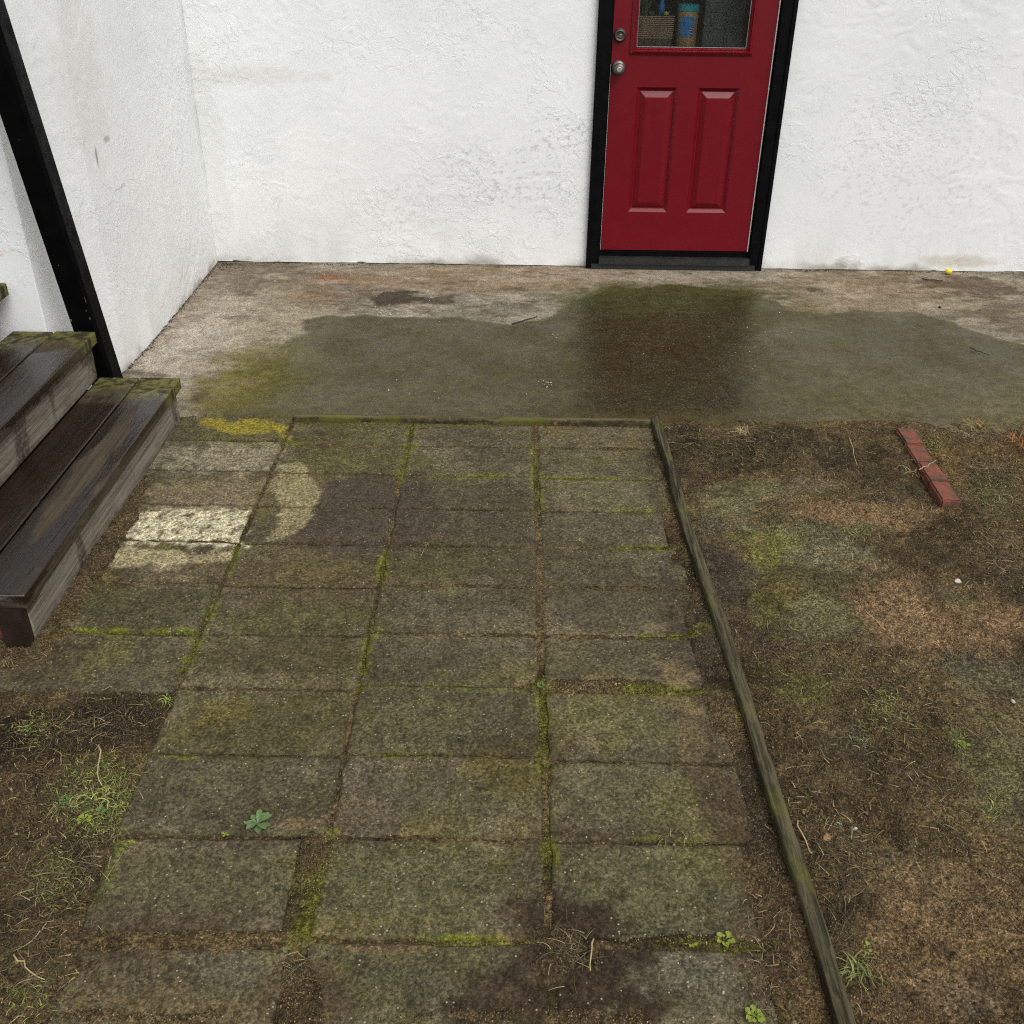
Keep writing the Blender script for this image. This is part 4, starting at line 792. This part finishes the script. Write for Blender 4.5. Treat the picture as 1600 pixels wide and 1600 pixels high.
zs_ = soil_z(x, y); onp = (x > -1.26) & (x < .512) & ~((x < -.81) & (y < 1.9)); z = np.where(onp, np.maximum(zs_, 0.0), zs_)
n = len(x); SCc, _ = stains(x, y, [SOIL]); soil_poly(SCc, x, y); cols = pal(n, [(46,39,28),(74,62,44),(106,90,62),(142,122,84),(180,160,118),(92,88,46),(122,98,64)], [.32, .24, .16, .12, .06, .06, .04]); km = SCc[:, 3:4]*.62; cols[:, :3] = cols[:, :3]*(1-km)+SCc[:, :3]*km*RNG.uniform(.45, 1.75, (n, 1))
r = RNG.uniform(.0009, .0026, n)*np.where(RNG.random(n) > .97, 2., 1)
crumbs('soil_crumbs', x, y, z+r*.3, r, cols, 'loose brown soil crumbs over the yard dirt and spilling onto the paver edges', 'soil')
# moss in the joints
x, y = rnd(300000, -1.3, 1.9, .9, 3.42); m = moss_field(x, y); sel = RNG.random(len(x)) < m*.8; x, y = x[sel], y[sel]
jx = np.minimum.reduce([np.abs(x-v) for v in (-.817, -.372, .081, .518)]); jy = np.full(len(x), 9.)
for c, a, b in ((C0, -1.3, -.817), (C1, -.817, -.372), (C2, -.372, .081), (C3, .081, .52)):
    ins = (x > a) & (x < b); dd = np.min(np.abs(y[:, None]-np.array(c)[None]), 1); jy = np.where(ins, dd, jy)
dj = np.minimum(jx, jy); wide = ((x > -.44) & (x < -.36) & (y < 1.46)) | (x > .6) | ((y < 1.23) & (y > 1.19) & (x > .1))
sel = (RNG.random(len(x)) < np.where(wide, .6, ss(.016, .003, dj))); x, y, dj = x[sel], y[sel], dj[sel]
n = len(x); cols = pal(n, [(108,118,24),(134,140,34),(84,94,24),(62,62,28),(160,160,60),(120,96,56)], [.3, .22, .2, .12, .06, .1]); r = RNG.uniform(.0009, .0022, n)
crumbs('joint_moss', x, y, np.where(dj < .006, -.004, .0005)+r*.3, r, cols, 'yellow green moss filling the joints between the pavers', 'moss')
# grit on paving and slab
x, y = rnd(2600, -1.25, 2.4, .95, 5.25); sel = (y > 3.46) | ((x > -1.2) & (x < .5)); sel &= RNG.random(len(x)) < np.where(y > 3.46, .4, .8); x, y = x[sel], y[sel]; n = len(x)
cols = pal(n, [(190,180,150),(60,48,38),(120,100,78),(40,32,26)], [.2, .3, .3, .2]); r = RNG.uniform(.0008, .0022, n)
cc = []
for (u, v, ru, rv, k, big) in ((600,488,22,8,16,1.3),(855,602,12,9,12,1.2),(868,526,8,6,6,1),(745,462,180,30,12,1),(1210,528,80,60,14,1),(770,600,250,50,10,1),(1440,480,140,40,10,1),(500,440,120,20,8,1)):
    for _ in range(k): cc.append((*at(u+random.gauss(0, .5)*ru, v+random.gauss(0, .5)*rv), random.uniform(.002, .0042)*big))
nb2 = 1500; bxs = RNG.uniform(-1.56, 2.9, nb2); bys = 5.297-np.abs(RNG.normal(0, .012, nb2)); kp = RNG.random(nb2) < ss(-.5, .5, fbm(bxs, bxs*0, 5, 4, 5)); bxs, bys = bxs[kp], bys[kp]
sy = RNG.uniform(3.6, 5.3, 700); sx = np.interp(sy, PS[2:, 1], PS[2:, 0])+np.abs(RNG.normal(0, .010, 700))+.004
cnr = RNG.normal(0, .05, (160, 2)); cx_, cy_ = -1.55+np.abs(cnr[:, 0]), 5.285-np.abs(cnr[:, 1])
ex1 = np.concatenate([bxs, sx, cx_]); ey1 = np.concatenate([bys, sy, cy_]); x = np.concatenate([x, ex1]); y = np.concatenate([y, ey1]); r = np.concatenate([r, RNG.uniform(.0012, .0038, len(ex1))]); cols = np.concatenate([cols, pal(len(ex1), [(62,50,38),(96,80,60),(140,124,98),(50,42,30),(84,84,44)], [.35, .25, .12, .2, .08])])
cc = np.array(cc); x = np.concatenate([x, cc[:, 0]]); y = np.concatenate([y, cc[:, 1]]); r = np.concatenate([r, cc[:, 2]]); cols = np.concatenate([cols, np.tile(S(215, 210, 190), (len(cc), 1))])
crumbs('grit', x, y, np.where(y > 3.44, .008, .001)+r*.3, r, cols, 'scattered pale and dark grit and flecks on the slab and pavers', 'grit')
def blades(name, X, Y, Z, Ln, ang, lift, wd, cols, label=None, cat=None, kind=None, group=None, curl=.3, loc=None):
    n = len(X); T = np.linspace(0, 1, 6); V = np.zeros((n, 12, 3)); bend = RNG.normal(0, curl, n)*(RNG.random(n) > .3)
    px, py, pz = X.copy(), Y.copy(), Z.copy(); a = ang.copy(); e = lift.copy()
    for i, t in enumerate(T):
        w = wd*(1-.85*t)*.5+.0001; nx, ny = -np.sin(a), np.cos(a)
        V[:, 2*i] = np.stack([px+nx*w, py+ny*w, pz], 1); V[:, 2*i+1] = np.stack([px-nx*w, py-ny*w, pz+w*.4], 1)
        s = Ln/5; px = px+np.cos(a)*np.cos(e)*s; py = py+np.sin(a)*np.cos(e)*s; pz = np.maximum(pz+np.sin(e)*s, Z-.001); a = a+bend*.35; e = e-np.abs(lift)*.42
    Fq = np.array([(2*i, 2*i+1, 2*i+3, 2*i+2) for i in range(5)]); Fq = (Fq[None]+(np.arange(n)*12)[:, None, None]).reshape(-1, 4)
    V = V.reshape(-1, 3)
    if loc is not None: V = V-np.array([loc])
    o = mesh_obj(name, V, Fq, m_blade, col=np.repeat(cols, 12, 0))
    if loc is not None: o.location = loc
    tag(o, label, cat, group, kind); return o
STRAW = [(1150,710,130,28,420),(1250,740,150,24,260),(1330,840,60,22,170),(1540,690,70,26,500),(1500,740,70,50,420),(1400,790,60,30,160),(1560,800,70,60,320),(1560,900,60,40,230),(1120,700,60,20,160),(1050,730,20,40,60),
 (1200,1060,40,90,110),(1250,1240,40,120,150),(1320,1340,60,60,130),(1300,1480,40,100,120),(1400,1130,60,60,110),(1440,1200,120,120,200),(1300,1010,100,80,80),(1350,940,120,60,110),(1500,1350,120,120,120),(1210,880,70,30,60),
 (130,1120,130,40,330),(130,1230,80,70,340),(60,1180,60,70,160),(60,1400,60,90,330),(150,1340,50,60,150),(60,1530,50,60,140),(40,1020,50,20,120),(890,1490,30,40,70),(1040,1310,30,10,20),(1200,1480,40,120,90),(230,700,20,60,14),(470,1510,30,50,30),(650,810,70,60,30),(1090,880,14,120,60)]
X, Y = [], []
for u, v, ru, rv, k in STRAW:
    for _ in range(int(k*(1.5 if u > 1100 else 1.7))):
        p = at(u+random.gauss(0, .55)*ru, v+random.gauss(0, .55)*rv); X.append(p[0]); Y.append(p[1])
X, Y = np.array(X), np.array(Y); ok = (np.abs(X-tx(Y)) > .03); X, Y = X[ok], Y[ok]; n = len(X); z = soil_z(X, Y); onp = (X > -1.26) & (X < .512) & ~((X < -.81) & (Y < 1.9)); z = np.where(onp, np.maximum(z, .002), z)+.003
blades('dead_grass', X, Y, z, RNG.uniform(.008, .040, n)*np.where(RNG.random(n) > .95, 1.7, 1), RNG.uniform(0, 6.28, n), RNG.uniform(-.05, .45, n), RNG.uniform(.0007, .0018, n),
  pal(n, [(66,55,36),(92,78,50),(124,108,72),(172,158,116),(86,90,42),(48,38,27),(110,78,44)], [.22, .24, .18, .10, .1, .1, .06]), 'dead grass and straw litter lying over the dirt of the yard', 'dead grass', 'stuff')
# green ground cover left and right
GRN = [(150,1200,46,24,190),(160,1270,50,30,280),(110,1245,50,30,140),(60,1130,40,26,90),(200,1240,20,30,90),(80,1375,40,50,120),(1460,708,14,10,70),(1560,790,30,16,80),(1340,835,22,10,90),(1390,1110,30,30,80),(1500,1165,10,14,40),(1550,1260,20,20,30),(1545,770,26,14,60),(1350,1150,20,20,20),(1500,1300,60,60,40),(50,1560,40,30,40)]
X, Y = [], []
for u, v, ru, rv, k in GRN:
    for _ in range(int(k*2.2)):
        p = at(u+random.gauss(0, .6)*ru, v+random.gauss(0, .6)*rv); X.append(p[0]); Y.append(p[1])
X, Y = np.array(X), np.array(Y); n = len(X)
blades('green_grass', X, Y, soil_z(X, Y)+.001, RNG.uniform(.006, .022, n), RNG.uniform(0, 6.28, n), RNG.uniform(.1, 1.0, n), RNG.uniform(.0008, .0024, n),
  pal(n, [(92,104,38),(122,134,52),(150,158,74),(70,80,34),(170,168,96)], [.3, .25, .15, .2, .1]), 'thin yellow green grass sprouting in patches from the dirt', 'grass', 'stuff')
# ------------------------------------------------------------------ single weeds
def tuft(name, u, v, n, L, spread, label, cols, lift=(.3, 1.2), wd=(.0012, .0026), zz=None):
    c = at(u, v); z0 = float(soil_z(np.array([c[0]]), np.array([c[1]]))[0]) if zz is None else zz
    X = c[0]+RNG.normal(0, spread, n); Y = c[1]+RNG.normal(0, spread, n)
    return blades(name, X, Y, np.full(n, z0), RNG.uniform(.4, 1, n)*L, RNG.uniform(0, 6.28, n), RNG.uniform(*lift, n), RNG.uniform(*wd, n), pal(n, cols, [1]*len(cols)), label, 'weed', loc=(c[0], c[1], z0))
GG = [(120,136,52),(150,160,76),(96,116,44)]; ST = [(170,150,104),(120,98,64),(196,182,140)]
tuft('grass_tuft', 165, 1232, 60, .045, .022, 'tallest pale green grass tuft in the dirt at the left of the path', [(150,160,86),(176,184,110),(120,136,60)], (.5, 1.3), (.002, .004))
tuft('grass_tuft', 262, 1092, 24, .035, .006, 'small pale green tuft at the dirt corner under the last paver by the steps', GG)
tuft('grass_tuft', 905, 846, 9, .035, .003, 'tiny bright green sprig on a joint of the column along the timber', [(150,170,60)], zz=.001)
tuft('grass_tuft', 668, 850, 9, .03, .004, 'small yellowish sprig on the purplish damp paving', [(140,136,60)], zz=.001)
tuft('grass_tuft', 1348, 832, 46, .06, .014, 'flattened green tuft in the middle of the yard dirt between algae and sand', [(104,112,52),(150,148,96),(70,80,40)], (.1, .7))
tuft('grass_tuft', 1160, 690, 40, .07, .010, 'upright straw tuft at the slab edge just right of the path timber', ST, (.3, 1.2))
tuft('grass_tuft', 1525, 668, 60, .09, .022, 'golden straw tuft on the slab edge right of the bricks', [(190,150,80),(150,110,50),(160,150,90)], (.2, 1.1))
tuft('grass_tuft', 1590, 700, 70, .10, .022, 'reddish brown dry tuft at the right edge of the yard', [(150,90,40),(120,66,32),(180,130,70)], (.2, 1.))
tuft('grass_tuft', 1335, 1520, 46, .055, .012, 'dark green tuft leaning on the right side of the edging timber near the camera', [(84,100,46),(108,120,54),(134,138,76)], (.2, 1.0), (.0018, .004))
tuft('grass_tuft', 1425, 745, 20, .06, .010, 'thin straw wisp against the left side of the bricks', ST, (.3, 1.))
m_leaf = {k: paint('leaf_%s' % k, c, .5) for k, c in dict(rosette=S(92, 118, 70, .75), lime=S(128, 146, 44, .7), clover=S(92, 124, 62, .7)).items()}
def rosette(name, u, v, n, R, mat, label, wide=.42, zz=.002, lift=.35, stem=0.):
    c = at(u, v); bm = bmesh.new(); rr = random.Random(int(u*7+v))
    R = R*.72; n = int(n*(1.5 if stem else .8))
    for k in range(n):
        a = k*2.4+rr.uniform(-.35, .35); L = R*rr.uniform(.45, 1.1)*(1-.35*k/n); el = lift*(.4+k/n)*rr.uniform(.6, 1.3); prev = None
        for i in range(7):
            t = i/6; w = L*wide*math.sin(math.pi*min(1, (.08+t*.92))**1.4)*.55*(1+.18*math.sin(9*t+k)) if stem == 0 else L*wide*max(.06, math.sin(math.pi*max(0, (t-.45)/.55)))*.6
            d = L*t; z = .002+L*(math.sin(el)*t-.5*t*t*el*.8)+.002*k/n; x, y = math.cos(a)*d, math.sin(a)*d; sx, sy = -math.sin(a), math.cos(a)
            row = [bm.verts.new((x+sx*w, y+sy*w, z+w*.35)), bm.verts.new((x, y, z)), bm.verts.new((x-sx*w, y-sy*w, z+w*.35))]
            if prev:
                for q in (0, 1): bm.faces.new((prev[q], prev[q+1], row[q+1], row[q]))
            prev = row
    o = bm_obj(name, bm, mat, smooth=True); o.location = (c[0], c[1], zz); tag(o, label, 'weed'); return o
rosette('rosette_weed', 404, 1291, 15, .030, m_leaf['rosette'], 'round green rosette weed in the joint between two pavers left of the middle', .42, lift=.6)
SC.objects['rosette_weed'].scale = (2., 2., 2.)
rosette('clover_weed', 845, 1073, 7, .020, m_leaf['clover'], 'small green clover like weed at a crossing of joints in the path', .9, stem=1)
rosette('sprout_weed', 352, 1306, 5, .014, m_leaf['lime'], 'tiny lime sprout just left of the green rosette weed', .6)
rosette('sprout_weed', 205, 1318, 7, .016, m_leaf['lime'], 'tiny lime sprout at the left corner of the askew paver', .6)
rosette('leafy_weed', 1131, 1472, 12, .034, m_leaf['lime'], 'bright lime leafy weed in the sandy joint near the edging timber', .5, stem=1, lift=.7)
rosette('leafy_weed', 1080, 1475, 10, .024, m_leaf['lime'], 'low lime weed in the sandy joint, left of the taller leafy weed', .6, stem=1)
rosette('leafy_weed', 1178, 1590, 12, .030, m_leaf['lime'], 'lime weed at the bottom of the picture between paver and timber', .5, stem=1)
rosette('leafy_weed', 1352, 1487, 10, .026, m_leaf['lime'], 'lime weed right of the edging timber near the camera', .6, stem=1, zz=.004)
rosette('leafy_weed', 1358, 1440, 8, .018, m_leaf['lime'], 'smaller lime sprout behind the lime weed right of the timber', .6, stem=1, zz=.004)
rosette('leafy_weed', 1503, 1166, 9, .022, m_leaf['lime'], 'bright lime sprout beside the green algae at the far right', .5, stem=1, zz=.004)
rosette('leafy_weed', 130, 1278, 9, .026, m_leaf['lime'], 'lime weed low in the grass left of the path', .5, stem=1, zz=-.01)
rosette('leafy_weed', 158, 1262, 9, .024, m_leaf['clover'], 'green weed among the grass left of the path, right of the lime one', .5, stem=1, zz=-.01)
rosette('leafy_weed', 100, 1248, 9, .022, m_leaf['clover'], 'small green weed among the grass at the left edge of the patch', .5, stem=1, zz=-.01)
rosette('leafy_weed', 38, 1135, 8, .026, m_leaf['clover'], 'grey green weed in the dark dirt below the steps', .5, stem=1, zz=-.012)
# ------------------------------------------------------------------ small things lying about
def put(o, label, cat): tag(o, label, cat); return o
def rk(name, u, v, s, mat, label, cat, z=.004, fl=.6): p = at(u, v); return put(rock(name, (p[0], p[1], z+s*fl*.6), (s, s*.75, s*fl), mat, int(u)), label, cat)
rk('stone', 1497, 912, .014, m_stone, 'white stone in the dark dirt at the right of the yard', 'stone', .006)
rk('stone', 1582, 1099, .009, m_stone, 'small white stone at the right edge on the grey green ground', 'stone')
rk('stone', 1290, 1312, .013, paint('tan_stone', S(150, 118, 84), .8), 'tan stone in the straw just right of the edging timber', 'stone', .004)
rk('stone', 1310, 1290, .008, m_stone, 'pale grey pebble beside the tan stone right of the timber', 'stone')
rk('stone', 1335, 1298, .007, m_stone, 'smallest pale pebble of the three right of the timber', 'stone')
rk('stone', 44, 990, .012, m_stone, 'whitish stone at the foot of the front leg of the steps', 'stone', .012)
rk('stone', 1130, 1552, .005, m_stone, 'tiny white pebble on the speckled paver at the bottom', 'stone', .0)
rk('brick_shard', 1313, 1039, .013, m_brickbit, 'small orange red brick chip on the yard dirt', 'brick chip', .004, .35)
rk('brick_shard', 1398, 738, .010, m_brickbit, 'tiny red chip left of the brick edging', 'brick chip', .012, .4)
rk('dirt_clod', 1391, 786, .020, m_clod, 'dark clod of earth near the near end of the bricks', 'clod', .004)
rk('pebble', 1468, 483, .011, m_clod, 'dark brown pebble on the concrete slab, right part', 'pebble', .006)
rk('pebble', 430, 442, .013, m_stone2, 'grey tan pebble on the slab near the wall corner', 'pebble', .006)
p = at(1485, 428); bm = bmesh.new(); lathe(bm, ((.003, 0), (.012, .002), (.014, .010), (.0135, .030), (.010, .038), (.003, .040)), (0, 0, 0), n=20)
o = bm_obj('plastic_stub', bm, m_yellow, smooth=True); o.location = (p[0]-.012, p[1]-.02, .020); o.rotation_euler = (math.radians(78), 0, math.radians(-50)); tag(o, 'bright yellow plastic stub on the slab at the foot of the wall', 'plastic stub')
def twig(u0, v0, u1, v1, r, label, z=.009, mat=m_twig, name='twig'):
    a, b = at(u0, v0), at(u1, v1); bm = bmesh.new(); n = 7; rr = random.Random(int(u0)); pts = []
    for i in range(n):
        t = i/(n-1); q = a*(1-t)+b*t; pts.append((q[0]-a[0]+rr.uniform(-1, 1)*.004, q[1]-a[1]+rr.uniform(-1, 1)*.006, r+rr.uniform(0, .003)))
    tube(bm, pts, [r*(1-.5*i/n) for i in range(n)], 6); o = bm_obj(name, bm, mat, smooth=True); o.location = (a[0], a[1], z); tag(o, label, 'twig'); return o
twig(801, 511, 838, 499, .004, 'short dark twig at the edge of the wet patch on the slab')
twig(1440, 440, 1472, 443, .004, 'dark twig on the slab near the yellow stub'); twig(1515, 548, 1545, 560, .0025, 'thin dark twig beside the pale yellow patch on the slab')
m_str = paint('pale_straw', S(170, 156, 112, .8), .7)
twig(1350, 960, 1382, 992, .0014, 'thin pale stem lying in the middle of the yard dirt', .012, m_str, 'straw_stem'); twig(1322, 688, 1337, 740, .0016, 'pale stem hanging over the dark bank below the slab', .03, m_str, 'straw_stem')
twig(1430, 752, 1458, 737, .0018, 'pale stem lying across the third brick', .04, m_str, 'straw_stem'); twig(926, 1480, 920, 1530, .0018, 'curved pale stem in the dirt hole near the bottom middle', .014, m_str, 'straw_stem')
twig(1243, 1290, 1268, 1345, .0022, 'pale stem leaning against the right side of the edging timber', .012, m_str, 'straw_stem'); twig(155, 1172, 160, 1235, .002, 'long pale stem in the grass left of the path', .01, m_str, 'straw_stem')
twig(20, 1500, 70, 1535, .0018, 'greenish stem at the bottom left edge', .008, m_str, 'straw_stem'); twig(745, 1385, 757, 1395, .0012, 'tiny dark hooked twig on the large olive paver', .001); twig(1190, 905, 1225, 895, .0016, 'thin twig on the algae covered ground right of the timber', .008)
